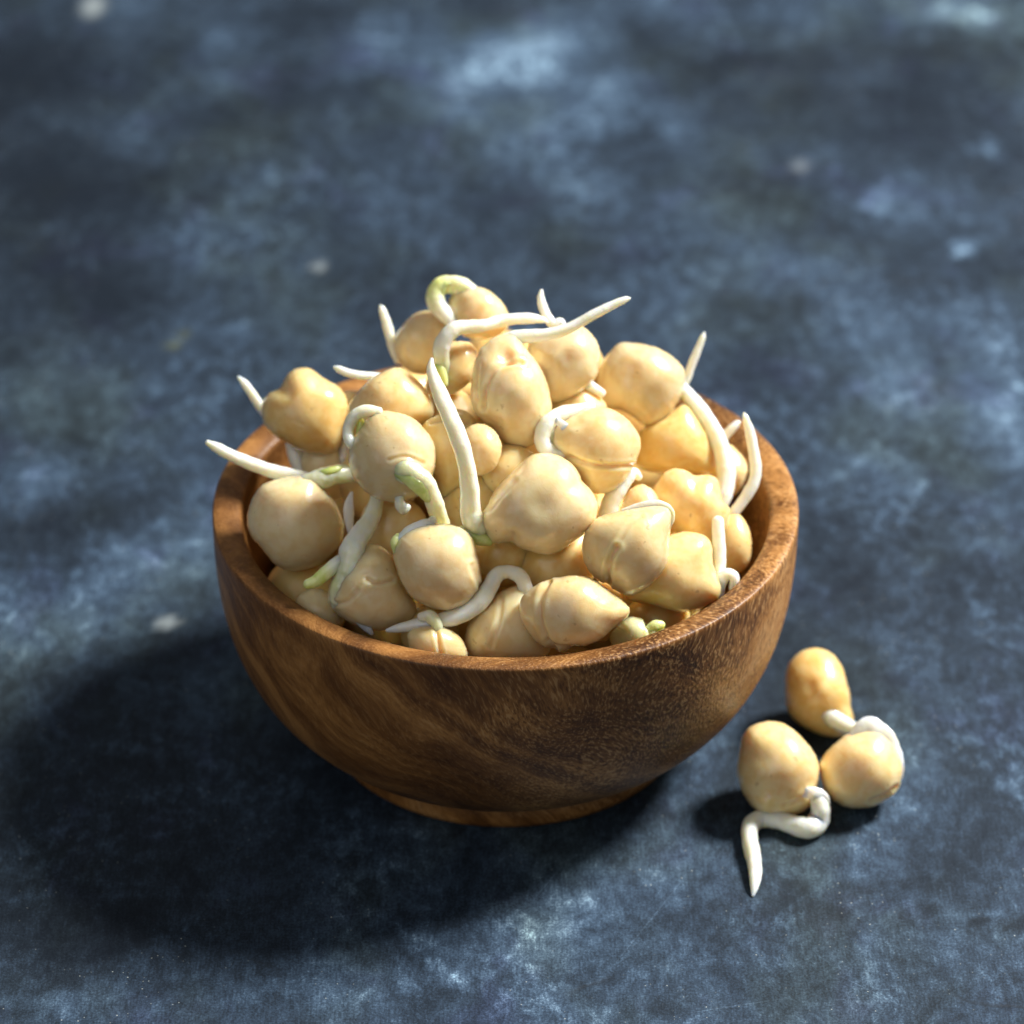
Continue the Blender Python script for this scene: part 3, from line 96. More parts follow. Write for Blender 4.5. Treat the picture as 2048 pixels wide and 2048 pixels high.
BURIED = [
 [-24.1,19.3,23.0,7.2],
 [-4.8,-9.7,24.5,7.2],
 [-21.5,-7.8,29.0,7.2],
 [4.2,-4.3,33.5,7.2],
 [-0.4,-1.5,47.0,7.2],
 [-29.1,-0.6,38.0,7.2],
 [21.8,29.6,33.5,7.2],
 [2.3,24.8,30.5,7.2],
 [9.7,-29.8,29.0,7.2],
 [-21.4,-0.9,50.0,7.2],
 [-12.0,-27.4,26.0,7.2],
 [6.2,34.7,39.5,7.2],
 [-17.8,-20.3,36.5,7.2],
 [-27.2,25.4,35.0,7.2],
 [-26.6,19.0,48.5,7.2],
 [28.5,0.2,29.0,7.2],
 [19.0,-1.3,39.5,7.2],
 [-9.9,6.7,29.0,7.2],
 [20.4,24.6,47.0,7.2],
 [-1.6,30.8,54.5,7.2],
 [15.3,-17.5,32.0,7.2],
 [-10.0,3.4,57.5,7.2],
 [-34.5,10.1,30.5,7.2],
 [4.5,19.3,44.0,7.2],
 [-2.4,-21.9,35.0,7.2],
 [-12.2,13.8,44.0,7.2],
 [-15.3,31.2,30.5,7.2],
 [1.4,10.9,62.0,7.2],
 [28.7,13.7,32.0,7.2],
 [29.5,-10.2,38.0,7.2],
 [15.8,7.5,29.0,7.2],
 [-10.5,-7.2,38.0,7.2],
 [-16.7,29.2,47.0,7.2],
 [11.7,-10.4,47.0,7.2],
 [13.8,11.1,50.0,7.2],
 [-24.8,-21.7,24.5,7.2],
 [-34.5,-13.3,35.0,7.2],
 [3.6,10.4,33.5,6.8],
 [10.7,21.3,59.0,6.8],
 [26.9,-20.5,26.0,6.8],
 [-21.7,10.6,35.0,6.8],
 [11.2,33.4,51.5,6.4],
 [-8.2,19.0,56.0,6.4],
 [-2.3,-36.5,30.5,6.4],
 [15.9,17.8,36.5,5.8],
 [-35.7,-2.7,27.5,5.8],
 [32.8,19.6,42.5,5.8],
 [-4.5,27.7,42.5,5.8],
 [-9.8,18.9,32.0,5.8],
 [17.6,-5.6,27.5,5.8],
 [-3.5,36.5,30.5,5.8],
 [31.5,5.2,41.0,5.8],
 [-19.6,13.4,57.5,5.8],
 [10.5,33.9,27.5,5.8],
 [-24.8,3.1,26.0,5.0],
 [-20.7,-31.9,33.5,5.0],
 [-12.6,-30.6,39.5,5.0],
 [15.2,-1.0,53.0,5.0],
 [5.3,-1.0,57.5,5.0],
 [-10.1,38.1,42.5,5.0],
 [-1.3,11.8,23.0,5.0],
 [33.0,-10.4,24.5,5.0],
 [15.4,-25.8,41.0,5.0],
 [-23.5,-11.7,42.5,5.0],
 [-9.3,-16.9,45.5,5.0],
 [21.0,-30.5,32.0,5.0],
 [-1.4,40.1,47.0,5.0],
 [5.0,-16.7,26.0,5.0],
]
STAINS = [
 [-109.4,221.3,22.9,55.7,-0.4,0],
 [-95.5,134.5,23.0,29.4,-0.3,0],
 [-86.9,72.3,19.5,23.6,-0.25,0],
 [4.2,263.1,38.2,24.5,0.3,0],
 [83.2,90.8,21.9,49.5,0.18,0],
 [-62.4,-58.8,21.3,15.5,-0.2,0],
 [-102.6,299.2,3.5,7.6,1.0,1],
 [-71.5,276.9,3.6,6.2,0.4,0],
 [-63.1,286.0,4.2,7.4,0.45,0],
 [-13.7,262.3,20.3,13.6,0.25,0],
 [-4.2,279.7,13.3,12.7,0.15,0],
 [-19.9,275.5,12.1,7.8,0.1,0],
 [-63.7,255.0,7.1,9.7,0.2,2],
 [-105.5,239.7,8.2,7.8,0.3,2],
 [-85.1,227.4,5.2,11.5,0.35,2],
 [-76.8,245.2,4.7,6.6,0.2,2],
 [-105.5,169.3,7.6,9.1,0.2,0],
 [-117.4,247.1,7.1,29.2,-0.6,0],
 [-114.2,275.5,14.5,16.8,-0.35,0],
 [-104.4,201.7,16.8,12.1,-0.3,0],
 [-88.6,155.2,13.9,17.5,-0.4,0],
 [-49.5,247.1,9.4,15.9,-0.35,0],
 [-65.3,241.3,5.3,5.8,-0.3,0],
 [-44.7,295.1,8.6,10.4,-0.4,0],
 [-40.9,166.2,1.7,2.9,0.7,1],
 [-69.7,132.2,1.5,2.5,0.9,3],
 [-67.9,137.0,1.5,2.7,0.45,3],
 [115.2,294.9,8.6,10.5,0.9,0],
 [99.3,298.1,13.6,7.0,0.45,0],
 [66.4,296.6,6.2,10.5,0.3,0],
 [35.8,298.1,7.4,10.5,0.4,0],
 [46.4,286.0,8.5,10.3,0.3,0],
 [72.1,282.8,7.3,14.2,0.25,0],
 [7.5,268.1,14.4,13.7,0.28,0],
 [29.2,251.0,16.5,9.6,0.3,2],
 [40.2,257.7,5.9,13.5,0.2,2],
 [57.8,258.0,20.2,18.9,-0.5,0],
 [38.3,279.7,6.1,7.9,-0.35,0],
 [106.7,275.5,18.1,12.6,-0.4,0],
 [91.4,246.8,10.6,11.9,-0.3,0],
 [39.5,210.2,7.9,24.5,0.2,2],
 [25.4,222.1,11.5,12.6,-0.25,0],
 [53.6,205.1,7.9,8.7,-0.3,0],
 [83.7,193.8,8.9,6.2,1.0,0],
 [85.8,203.9,10.1,12.1,0.3,0],
 [94.6,183.7,12.1,11.7,0.3,0],
 [99.0,175.2,2.9,4.1,1.1,0],
 [110.9,220.8,2.9,4.5,0.65,0],
 [99.6,216.8,2.5,4.0,0.3,0],
 [72.2,197.4,2.5,3.4,0.3,0],
 [66.8,213.6,2.3,4.2,0.4,1],
 [85.4,160.9,4.3,8.0,-0.2,0],
 [48.0,152.8,10.7,10.9,-0.3,0],
 [12.6,171.6,14.1,18.1,-0.4,0],
 [21.7,195.0,11.2,6.7,-0.25,0],
 [-62.6,30.1,2.7,2.8,1.2,1],
 [-59.4,57.8,1.7,1.8,0.55,0],
 [-67.1,63.2,2.4,3.2,0.35,0],
 [-86.8,21.4,1.6,2.1,0.55,0],
 [-74.5,55.9,2.4,3.1,0.3,0],
 [-94.2,80.4,2.2,2.2,0.35,0],
 [-73.6,115.3,3.1,2.4,0.3,0],
 [-56.5,139.1,3.2,5.9,0.35,0],
 [-58.3,50.2,4.7,9.4,0.35,0],
 [-78.2,69.8,16.5,9.0,-0.35,0],
 [-89.0,58.8,11.5,8.8,-0.3,0],
 [-67.0,81.1,11.8,8.1,-0.3,0],
 [-81.0,30.1,12.9,8.2,0.2,0],
 [81.0,111.1,2.5,2.2,0.4,0],
 [98.6,106.4,7.1,3.5,0.4,0],
 [104.3,112.9,3.1,3.6,0.4,0],
 [69.4,87.2,4.0,3.4,0.35,0],
 [79.6,78.2,2.4,2.9,0.35,0],
 [87.9,34.9,2.0,2.5,0.55,0],
 [67.6,41.0,6.6,7.4,-0.45,0],
 [82.8,64.6,6.7,9.6,-0.4,0],
 [67.9,67.7,1.7,2.9,-0.4,0],
 [76.5,93.5,3.0,3.4,-0.35,0],
 [64.9,116.9,5.1,10.9,-0.25,2],
 [98.4,135.5,2.3,2.3,0.35,0],
 [94.9,144.4,5.3,3.9,0.3,0],
 [64.0,121.7,1.4,2.4,0.4,2],
 [-11.1,-65.2,4.9,6.8,0.4,0],
 [0.6,-57.7,3.3,3.6,0.4,0],
 [-25.9,-73.1,12.9,6.7,0.25,2],
 [-64.3,-49.4,11.6,0.9,0.4,0],
 [-76.5,-77.6,12.0,4.4,0.3,2],
 [-58.4,-37.6,5.1,5.5,0.25,0],
 [11.6,-50.8,5.8,5.3,0.45,0],
 [7.6,-61.1,9.0,6.9,0.3,0],
 [55.5,-57.7,2.1,7.0,-0.35,0],
 [73.2,-55.6,4.1,2.3,0.5,0],
 [82.6,-57.4,4.9,1.2,-0.6,0],
 [70.3,-53.9,1.5,1.2,-0.5,0],
 [26.6,-76.4,4.8,4.4,-0.4,0],
 [7.5,-71.1,7.3,0.9,-0.5,2],
 [69.4,-26.2,2.1,2.1,0.45,0],
 [55.2,-44.4,10.1,1.2,0.3,0],
 [49.5,-50.8,14.9,4.7,-0.25,0],
 [82.4,-10.3,5.3,3.8,-0.4,0],
 [78.4,-3.9,2.7,2.0,-0.35,0],
 [65.0,2.7,5.4,4.6,0.2,0],
]


# ------------------------------------------------------------------ helpers
def link(name, me, mat, parent=None, smooth=True):
    if mat: me.materials.append(mat)
    if smooth: me.polygons.foreach_set('use_smooth', [True] * len(me.polygons))
    o = bpy.data.objects.new(name, me); COL.objects.link(o)
    if parent: o.parent = parent
    return o

def tag(o, label=None, cat=None, group=None, kind=None):
    if label: o['label'] = label
    if cat: o['category'] = cat
    if group: o['group'] = group
    if kind: o['kind'] = kind

def empty(name, at):
    o = bpy.data.objects.new(name, None); COL.objects.link(o)
    o.location = at; o.empty_display_size = .004
    return o

def np_mesh(name, V, Fc):
    me = bpy.data.meshes.new(name)
    me.from_pydata([tuple(v) for v in V], [], Fc)
    return me

class NT:
    def __init__(self, name):
        self.m = bpy.data.materials.new(name); self.m.use_nodes = True
        self.t = self.m.node_tree; self.b = self.t.nodes['Principled BSDF']
    def n(self, typ, ins=None, **kw):
        nd = self.t.nodes.new(typ)
        for k, v in kw.items(): setattr(nd, k, v)
        for k, v in (ins or {}).items(): self.set(nd.inputs[k], v)
        return nd
    def set(self, sock, v):
        if isinstance(v, bpy.types.NodeSocket): self.t.links.new(v, sock)
        elif isinstance(v, bpy.types.Node): self.t.links.new(v.outputs[0], sock)
        else: sock.default_value = v
    def p(self, **kw):
        for k, v in kw.items(): self.set(self.b.inputs[k.replace('_', ' ')], v)
    def math(self, op, a, b=0.0, c=0.0, clamp=False):
        nd = self.n('ShaderNodeMath', {0: a, 1: b, 2: c}, operation=op, use_clamp=clamp); return nd.outputs[0]
    def ramp(self, fac, a, b, smooth=True):
        nd = self.n('ShaderNodeMapRange', {'Value': fac, 'From Min': a, 'From Max': b}, interpolation_type='SMOOTHSTEP' if smooth else 'LINEAR'); return nd.outputs[0]
    def mix(self, f, a, b, mode='MIX'):
        nd = self.n('ShaderNodeMix', data_type='RGBA', blend_type=mode)
        self.set(nd.inputs[0], f); self.set(nd.inputs[6], a); self.set(nd.inputs[7], b); return nd.outputs[2]
    def noise(self, vec, scale, detail=3, rough=.55, dist=0):
        return self.n('ShaderNodeTexNoise', {'Vector': vec, 'Scale': scale, 'Detail': detail, 'Roughness': rough, 'Distortion': dist}).outputs[0]
    def noisec(self, vec, scale, detail=2):
        return self.n('ShaderNodeTexNoise', {'Vector': vec, 'Scale': scale, 'Detail': detail}).outputs[1]
    def pos(self):
        return self.n('ShaderNodeNewGeometry').outputs['Position']
    def obj(self):
        return self.n('ShaderNodeTexCoord').outputs['Object']
    def vm(self, op, a, b):
        nd = self.n('ShaderNodeVectorMath', {0: a, 1: b}, operation=op); return nd.outputs[0]
    def bump(self, h, strength, dist, nrm=None):
        ins = {'Height': h, 'Strength': strength, 'Distance': dist}
        if nrm: ins['Normal'] = nrm
        return self.n('ShaderNodeBump', ins).outputs[0]

def rgb(r, g, b): return (r, g, b, 1)

# ------------------------------------------------------------------ materials
def mat_stone():
    k = NT('blue_slate')
    P = k.obj()
    st = k.n('ShaderNodeAttribute', attribute_name='stain').outputs['Color']
    sep = k.n('ShaderNodeSeparateColor', {0: st})
    lum, cream, green = sep.outputs[0], sep.outputs[1], sep.outputs[2]
    wv = k.vm('SCALE', k.vm('SUBTRACT', k.noisec(P, 60, 3), (.5, .5, .5)), (0, 0, 0))
    wv.node.inputs['Scale'].default_value = .007
    Q = k.vm('ADD', P, wv)
    Q = k.vm('MULTIPLY', Q, (1, .62, 1))
    big = k.noise(Q, 11, 3, .5)
    mid = k.noise(Q, 46, 4, .58, .1)
    worn = k.noise(k.vm('ADD', Q, (7.3, 2.2, 0)), 30, 5, .62, .2)
    fine = k.noise(Q, 330, 6, .76)
    grit = k.noise(P, 2300, 3, .7)
    # brushed, cloth-like fibres running along the depth of the slab
    fib = k.noise(k.vm('MULTIPLY', P, (2600, 260, 300)), 1.0, 2, .6)
    t = k.math('MULTIPLY_ADD', big, .55, k.math('MULTIPLY', mid, .42))
    t = k.math('MULTIPLY_ADD', fine, .62, t)
    t = k.math('ADD', t, -.795)
    t = k.math('MULTIPLY_ADD', t, 1.75, .335)
    t = k.math('MULTIPLY_ADD', k.math('SUBTRACT', lum, .5), 1.0, t)
    t = k.math('MULTIPLY_ADD', k.math('SUBTRACT', fib, .5), .36, t)
    t = k.math('MULTIPLY_ADD', k.math('SUBTRACT', grit, .5), .85, t)
    # chalky worn-through paint, its edge broken up by the grain
    wm = k.math('MULTIPLY_ADD', k.math('SUBTRACT', fine, .5), .75, worn)
    t = k.math('MULTIPLY_ADD', k.ramp(wm, .56, .70), .11, t)
    cr = k.n('ShaderNodeValToRGB', {0: t})
    e = cr.color_ramp.elements
    e[0].position = 0; e[0].color = rgb(0.0083, 0.0131, 0.0214)
    e[1].position = 1; e[1].color = rgb(0.2898, 0.4554, 0.5934)
    for p_, c_ in ((.25, (0.0163, 0.0255, 0.0393)), (.45, (0.0297, 0.0490, 0.0794)), (.65, (0.0580, 0.0966, 0.1518)), (.82, (0.1297, 0.1987, 0.2829))):
        x = e.new(p_); x.color = rgb(*c_)
    hue = k.noise(Q, 26, 3, .6)
    c = k.mix(k.ramp(hue, .46, .68), cr.outputs[0], k.mix(.8, cr.outputs[0], rgb(1.05, .98, .74), 'MULTIPLY'))
    viol = k.noise(k.vm('ADD', Q, (3.1, 1.7, 0)), 55, 3, .6)
    c = k.mix(k.ramp(viol, .54, .72), c, k.mix(.6, c, rgb(1.06, .92, 1.14), 'MULTIPLY'))
    c = k.mix(cream, c, rgb(.36, .41, .42))
    c = k.mix(green, c, rgb(.15, .16, .06))
    # pale mineral specks
    vor = k.n('ShaderNodeTexVoronoi', {'Vector': P, 'Scale': 1150.0}, feature='F1')
    sp = k.ramp(vor.outputs['Distance'], .20, .06)
    pick = k.ramp(k.n('ShaderNodeSeparateColor', {0: vor.outputs['Color']}).outputs[0], .82, .95)
    sp = k.math('MULTIPLY', k.math('MULTIPLY', sp, pick), k.ramp(mid, .42, .62))
    c = k.mix(sp, c, rgb(.40, .43, .41))
    # hairline scratches
    for rz, thr in ((.5, .735), (-.9, .745), (1.35, .74)):
        rr = k.n('ShaderNodeVectorRotate', {'Vector': P, 'Angle': rz}, rotation_type='Z_AXIS').outputs[0]
        ln = k.noise(k.vm('MULTIPLY', rr, (1100, 16, 10)), 1.0, 1, .4)
        c = k.mix(k.math('MULTIPLY', k.ramp(ln, thr, thr + .05), k.math('MULTIPLY', k.ramp(big, .42, .6), .5)), c, k.mix(1.0, c, rgb(2.1, 2.0, 1.9), 'MULTIPLY'))
    sc = k.n('ShaderNodeTexVoronoi', {'Vector': k.vm('ADD', P, k.vm('MULTIPLY', k.noisec(P, 25, 3), (.05, .05, 0))), 'Scale': 14.0}, feature='DISTANCE_TO_EDGE')
    scr = k.math('MULTIPLY', k.ramp(sc.outputs['Distance'], .010, .0), k.ramp(k.noise(P, 30, 2), .52, .62))
    c = k.mix(k.math('MULTIPLY', scr, .6), c, rgb(.016, .02, .026))
    k.p(Base_Color=c, Roughness=k.math('MULTIPLY_ADD', mid, .3, .42), Specular_IOR_Level=.14)
    h = k.math('MULTIPLY_ADD', fine, .7, k.math('MULTIPLY_ADD', grit, .35, k.math('MULTIPLY', mid, 1.2)))
    h = k.math('SUBTRACT', h, k.math('MULTIPLY', scr, .5))
    k.p(Normal=k.bump(h, .22, .0005))
    return k.m

def mat_wood():
    k = NT('bowl_wood')
    P = k.obj()
    wv = k.vm('SCALE', k.vm('SUBTRACT', k.noisec(P, 26, 2), (.5, .5, .5)), (0, 0, 0)); wv.node.inputs['Scale'].default_value = .042
    Q = k.vm('ADD', P, wv)
    # growth layers: curved sheets through the block
    rad = k.n('ShaderNodeVectorMath', {0: k.vm('MULTIPLY', k.vm('SUBTRACT', Q, (-.085, .05, -.06)), (1, .8, 1.15))}, operation='LENGTH').outputs['Value']
    ring = k.noise(k.n('ShaderNodeCombineXYZ', {0: k.math('MULTIPLY', rad, 150)}).outputs[0], 1.0, 4, .6)
    fine_ring = k.noise(k.n('ShaderNodeCombineXYZ', {0: k.math('MULTIPLY', rad, 900)}).outputs[0], 1.0, 3, .6)
    cloud = k.noise(Q, 40, 4, .6)
    # vessels: short streaks along the grain
    rot = k.n('ShaderNodeVectorRotate', {'Vector': k.vm('ADD', P, k.vm('SCALE', wv, (0, 0, 0))), 'Rotation': (0, 0, 0)}, rotation_type='EULER_XYZ')
    g = Vector((.42, -.30, -.86)).normalized()
    rot.inputs['Rotation'].default_value = g.to_track_quat('Z', 'Y').to_euler('XYZ').to_matrix().inverted().to_euler('XYZ')
    wv2 = k.vm('MULTIPLY', wv, (.55, .55, .55))
    t_in = k.vm('ADD', P, wv2)
    rot.id_data.links.new(t_in, rot.inputs['Vector'])
    S = k.vm('MULTIPLY', rot.outputs[0], (2050, 2050, 400))
    pore = k.noise(S, 1.0, 2, .5)
    S2 = k.vm('MULTIPLY', rot.outputs[0], (900, 900, 60))
    fibre = k.noise(S2, 1.0, 3, .6)
    t = k.math('MULTIPLY_ADD', ring, .72, k.math('MULTIPLY', cloud, .72))
    t = k.math('ADD', t, -.155)
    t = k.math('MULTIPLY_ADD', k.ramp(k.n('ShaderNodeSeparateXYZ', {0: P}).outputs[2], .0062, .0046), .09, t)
    t = k.math('MULTIPLY_ADD', fine_ring, .16, t)
    t = k.math('MULTIPLY_ADD', fibre, .12, t)
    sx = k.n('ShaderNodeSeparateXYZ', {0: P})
    # tone by position: the bowl is paler towards its sides and near its bottom
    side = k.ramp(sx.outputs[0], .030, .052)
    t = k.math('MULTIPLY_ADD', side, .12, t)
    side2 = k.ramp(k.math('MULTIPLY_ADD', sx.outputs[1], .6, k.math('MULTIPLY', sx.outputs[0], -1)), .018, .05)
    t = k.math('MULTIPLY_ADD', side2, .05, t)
    cr = k.n('ShaderNodeValToRGB', {0: k.ramp(t, .46, 1.02, False)})
    e = cr.color_ramp.elements
    e[0].position = 0; e[0].color = rgb(.040, .018, .007)
    e[1].position = 1; e[1].color = rgb(.50, .29, .125)
    for p_, c_ in ((.22, (.088, .033, .009)), (.45, (.19, .078, .020)), (.70, (.39, .18, .050))):
        x = e.new(p_); x.color = rgb(*c_)
    dash = k.ramp(pore, .54, .64)
    dark = k.ramp(pore, .47, .36)
    pm = k.math('MULTIPLY_ADD', k.ramp(k.math('MULTIPLY_ADD', sx.outputs[0], 7.0, cloud), .36, .72), .8, .2)
    c = k.mix(k.math('MULTIPLY', k.math('MULTIPLY', dash, .85), pm), cr.outputs[0], k.mix(.6, cr.outputs[0], rgb(.62, .36, .15)))
    c = k.mix(k.math('MULTIPLY', k.math('MULTIPLY', dark, .75), pm), c, k.mix(1.0, c, rgb(.30, .24, .20), 'MULTIPLY'))
    k.p(Base_Color=c, Roughness=k.math('MULTIPLY_ADD', cloud, .18, .36), Specular_IOR_Level=.30, Coat_Weight=.04, Coat_Roughness=.32)
    k.p(Normal=k.bump(k.math('MULTIPLY_ADD', fibre, .3, pore), .6, .0002))
    return k.m

def mat_chickpea():
    k = NT('chickpea_skin')
    oi = k.n('ShaderNodeObjectInfo')
    sc = k.n('ShaderNodeSeparateColor', {0: oi.outputs['Color']})
    yel, seed, grn = sc.outputs[0], sc.outputs[1], sc.outputs[2]
    P = k.vm('ADD', k.obj(), k.n('ShaderNodeCombineXYZ', {0: seed, 1: k.math('MULTIPLY', seed, 3.7), 2: 0.0}).outputs[0])
    n1 = k.noise(P, 150, 3, .55)
    n2 = k.noise(P, 480, 2, .5, .3)
    n3 = k.noise(P, 2600, 2, .5)
    f = k.math('MULTIPLY_ADD', k.math('SUBTRACT', n1, .5), .45, yel, True)
    pale = k.mix(k.ramp(n2, .35, .7), rgb(.87, .745, .50), rgb(.83, .67, .40))
    gold = k.mix(k.ramp(n2, .35, .7), rgb(.86, .645, .275), rgb(.82, .54, .165))
    c = k.mix(f, pale, gold)
    ol = k.ramp(k.noise(k.vm('ADD', P, (5, 2, 1)), 110, 2), .52, .72)
    c = k.mix(k.math('MULTIPLY', ol, .35), c, rgb(.72, .62, .30))
    c = k.mix(grn, c, rgb(.66, .68, .36))
    # fine pale veins of the wrinkled coat
    vein = k.n('ShaderNodeTexVoronoi', {'Vector': k.vm('ADD', P, k.vm('MULTIPLY', k.noisec(P, 300, 2), (.006, .006, .006))), 'Scale': 230.0}, feature='DISTANCE_TO_EDGE').outputs['Distance']
    vn = k.math('MULTIPLY', k.ramp(vein, .05, .0), k.math('SUBTRACT', 1.0, yel))
    c = k.mix(k.math('MULTIPLY', vn, .08), c, rgb(.90, .80, .62))
    c = k.mix(1.0, c, k.n('ShaderNodeCombineColor', {0: k.math('MULTIPLY_ADD', seed, .14, .90), 1: k.math('MULTIPLY_ADD', seed, .16, .885), 2: k.math('MULTIPLY_ADD', seed, .2, .86)}).outputs[0], 'MULTIPLY')
    spot = k.ramp(k.noise(k.vm('ADD', P, (2, 9, 4)), 620, 2, .5), .70, .75)
    c = k.mix(k.math('MULTIPLY', spot, .45), c, rgb(.42, .25, .09))
    k.p(Base_Color=c, Roughness=k.math('MULTIPLY_ADD', n2, .2, .24), Specular_IOR_Level=.42,
        Subsurface_Weight=1.0, Subsurface_Scale=.0032, Subsurface_Radius=(1.0, .72, .38),
        Coat_Weight=1.0, Coat_Roughness=.04, Coat_IOR=1.36)
    h = k.math('MULTIPLY_ADD', n2, 1.0, k.math('MULTIPLY_ADD', n3, .18, k.math('MULTIPLY', vn, .10)))
    wr = k.noise(k.vm('ADD', P, (4, 4, 1)), 210, 3, .5, .6)
    cre = k.math('MULTIPLY', k.ramp(k.math('ABSOLUTE', k.math('SUBTRACT', wr, .5)), .035, .0), k.math('SUBTRACT', 1.0, k.math('MULTIPLY', yel, .9)))
    h = k.math('MULTIPLY_ADD', cre, -.12, h)
    b = k.bump(h, .13, .0005)
    k.p(Normal=b)
    k.set(k.b.inputs['Coat Normal'], k.bump(h, .16, .0006))
    return k.m

def mat_sprout(name='sprout_flesh'):
    k = NT(name)
    g = k.n('ShaderNodeAttribute', attribute_name='green').outputs['Fac']
    P = k.obj()
    n1 = k.noise(P, 400, 4, .6)
    n2 = k.noise(P, 1900, 3, .55)
    w = k.mix(k.ramp(n1, .4, .72), rgb(.93, .90, .79), rgb(.91, .86, .69))
    gr = k.mix(k.ramp(n1, .38, .66), rgb(.76, .82, .30), rgb(.62, .74, .17))
    gf = k.math('MULTIPLY_ADD', k.math('SUBTRACT', n1, .5), .5, g, True)
    c = k.mix(k.math('MULTIPLY', gf, k.ramp(g, .02, .1)), w, gr)
    k.p(Base_Color=c, Roughness=.34, Specular_IOR_Level=.42, Subsurface_Weight=.9, Subsurface_Scale=.0030,
        Subsurface_Radius=(1.0, .75, .40), Coat_Weight=.9, Coat_Roughness=.06)
    k.p(Normal=k.bump(k.math('MULTIPLY_ADD', n2, .6, n1), .35, .0005))
    return k.m

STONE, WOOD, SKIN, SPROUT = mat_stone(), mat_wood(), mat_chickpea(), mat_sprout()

# ------------------------------------------------------------------ tabletop
def wob(x, y, f, seed):
    r = np.random.default_rng(seed); o = 0 * x
    for i in range(7):
        a = r.uniform(0, 6.28); q = f * r.uniform(.5, 1.8)
        o = o + np.sin(q * (np.cos(a) * x + np.sin(a) * y) + r.uniform(0, 6.28)) / 7 ** .5
    return o
xs = np.concatenate([np.linspace(-1.6, -.2, 8)[:-1], np.arange(-.2, .2, .0017), np.linspace(.2, 1.6, 8)])
ys = np.concatenate([np.linspace(-1.2, -.15, 7)[:-1], np.arange(-.15, .42, .0017), np.linspace(.42, 2.2, 9)])
X, Y = np.meshgrid(xs, ys)
nx, ny = len(xs), len(ys)
V = np.c_[X.ravel(), Y.ravel(), 0 * X.ravel()]
idx = np.arange(nx * ny).reshape(ny, nx)
me = bpy.data.meshes.new('stone_tabletop')
q = np.c_[idx[:-1, :-1].ravel(), idx[:-1, 1:].ravel(), idx[1:, 1:].ravel(), idx[1:, :-1].ravel()]
me.vertices.add(len(V)); me.vertices.foreach_set('co', V.ravel())
me.loops.add(q.size); me.loops.foreach_set('vertex_index', q.ravel())
me.polygons.add(len(q)); me.polygons.foreach_set('loop_start', np.arange(len(q)) * 4)
me.update()
st = np.zeros((len(V), 4)); st[:, 0] = .5; st[:, 3] = 1
x, y = V[:, 0], V[:, 1]
for i, (sx, sy, rx, ry, a, kind) in enumerate(STAINS):
    rx, ry = rx * .001, ry * .001
    if kind in (1, 3): rx, ry = rx * .78, ry * .78
    near = (abs(x - sx * .001) < rx * 4) & (abs(y - sy * .001) < ry * 4)
    xx, yy = x[near], y[near]
    m_ = .5 if kind in (0, 2) else .12
    s_ = max(rx, ry)
    dx = (xx - sx * .001) / rx + m_ * wob(xx, yy, 2.2 / s_, i)
    dy = (yy - sy * .001) / ry + m_ * wob(xx, yy, 2.2 / s_, i + 100)
    hard = 1.0 if kind in (0, 2) else 2.0
    f = np.exp(-(dx * dx + dy * dy) ** hard)
    f = f * np.clip(1 + .35 * wob(xx, yy, 7 / s_, i + 200), 0, 2) if kind in (0, 2) else f
    if kind == 1: st[near, 1] = np.maximum(st[near, 1], f * min(a, 1.2) * .62)
    elif kind == 3: st[near, 2] = np.maximum(st[near, 2], f * a * .6)
    else: st[near, 0] += f * a * .46
at = me.color_attributes.new('stain', 'FLOAT_COLOR', 'POINT')
at.data.foreach_set('color', np.clip(st, 0, 2).ravel())
slab = link('stone_tabletop', me, STONE)
tag(slab, 'mottled dark blue slate tabletop', kind='structure')

# ------------------------------------------------------------------ bowl
def lathe(name, prof, seg=160, wobble=0.0, seed=1):
    V, Fc = [], []
    n = len(prof)
    r_ = random.Random(seed); ph = [r_.uniform(0, 6.28) for _ in range(6)]
    for i in range(seg):
        a = 2 * math.pi * i / seg
        for j, (r, z) in enumerate(prof):
            w = 1 + wobble * (math.sin(2 * a + ph[0]) + .6 * math.sin(3 * a + ph[1]) + .3 * math.sin(5 * a + ph[2] + z * 60))
            V.append((r * w * math.cos(a), r * w * math.sin(a), z + wobble * .02 * math.sin(2 * a + ph[3])))
    for i in range(seg):
        for j in range(n - 1):
            a, b = i * n + j, ((i + 1) % seg) * n + j
            Fc.append((a, b, b + 1, a + 1))
    return np_mesh(name, V, Fc)

HB, RB, PP, QQ = .04444, .0164, 2.813, 2.212
def outer(zrel):            # radius of the outside at depth zrel below the rim
    u = min(1, zrel / HB); return RB + (.05 - RB) * (1 - u ** PP) ** (1 / QQ)
bowl = empty('wooden_bowl', (0, 0, 0))
tag(bowl, 'round turned wooden bowl with thick rim and low foot, heaped with sprouted chickpeas', 'bowl')
wall_prof = [(outer(z), RIM_H - z) for z in np.concatenate([[.0415, .041, .0405], np.linspace(.0395, .0014, 34)])]
inner = []
for z in np.linspace(.0004, .0385, 30):
    u = z / .040
    inner.append((.0448 * max(0.0, 1 - u ** 2.4) ** .5 + .0002, RIM_H - .0012 - z))
inner += [(.006, .0072), (.0004, .0071)]
wall_prof_full = [(.001, .0049)] + wall_prof + [(.0499, RIM_H - .0011)]
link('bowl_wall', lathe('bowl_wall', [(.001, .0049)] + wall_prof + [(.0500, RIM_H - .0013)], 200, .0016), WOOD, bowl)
rim_prof = [(.0500, RIM_H - .0013), (.04998, RIM_H - .0006), (.04988, RIM_H - .0002), (.0496, RIM_H), (.0484, RIM_H), (.0470, RIM_H - .0002), (.0460, RIM_H - .0005), (.0454, RIM_H - .0008), (.0451, RIM_H - .0012), (.0450, RIM_H - .0017)]
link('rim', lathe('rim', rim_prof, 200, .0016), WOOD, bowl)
link('inner_wall', lathe('inner_wall', inner, 200, .0016), WOOD, bowl)
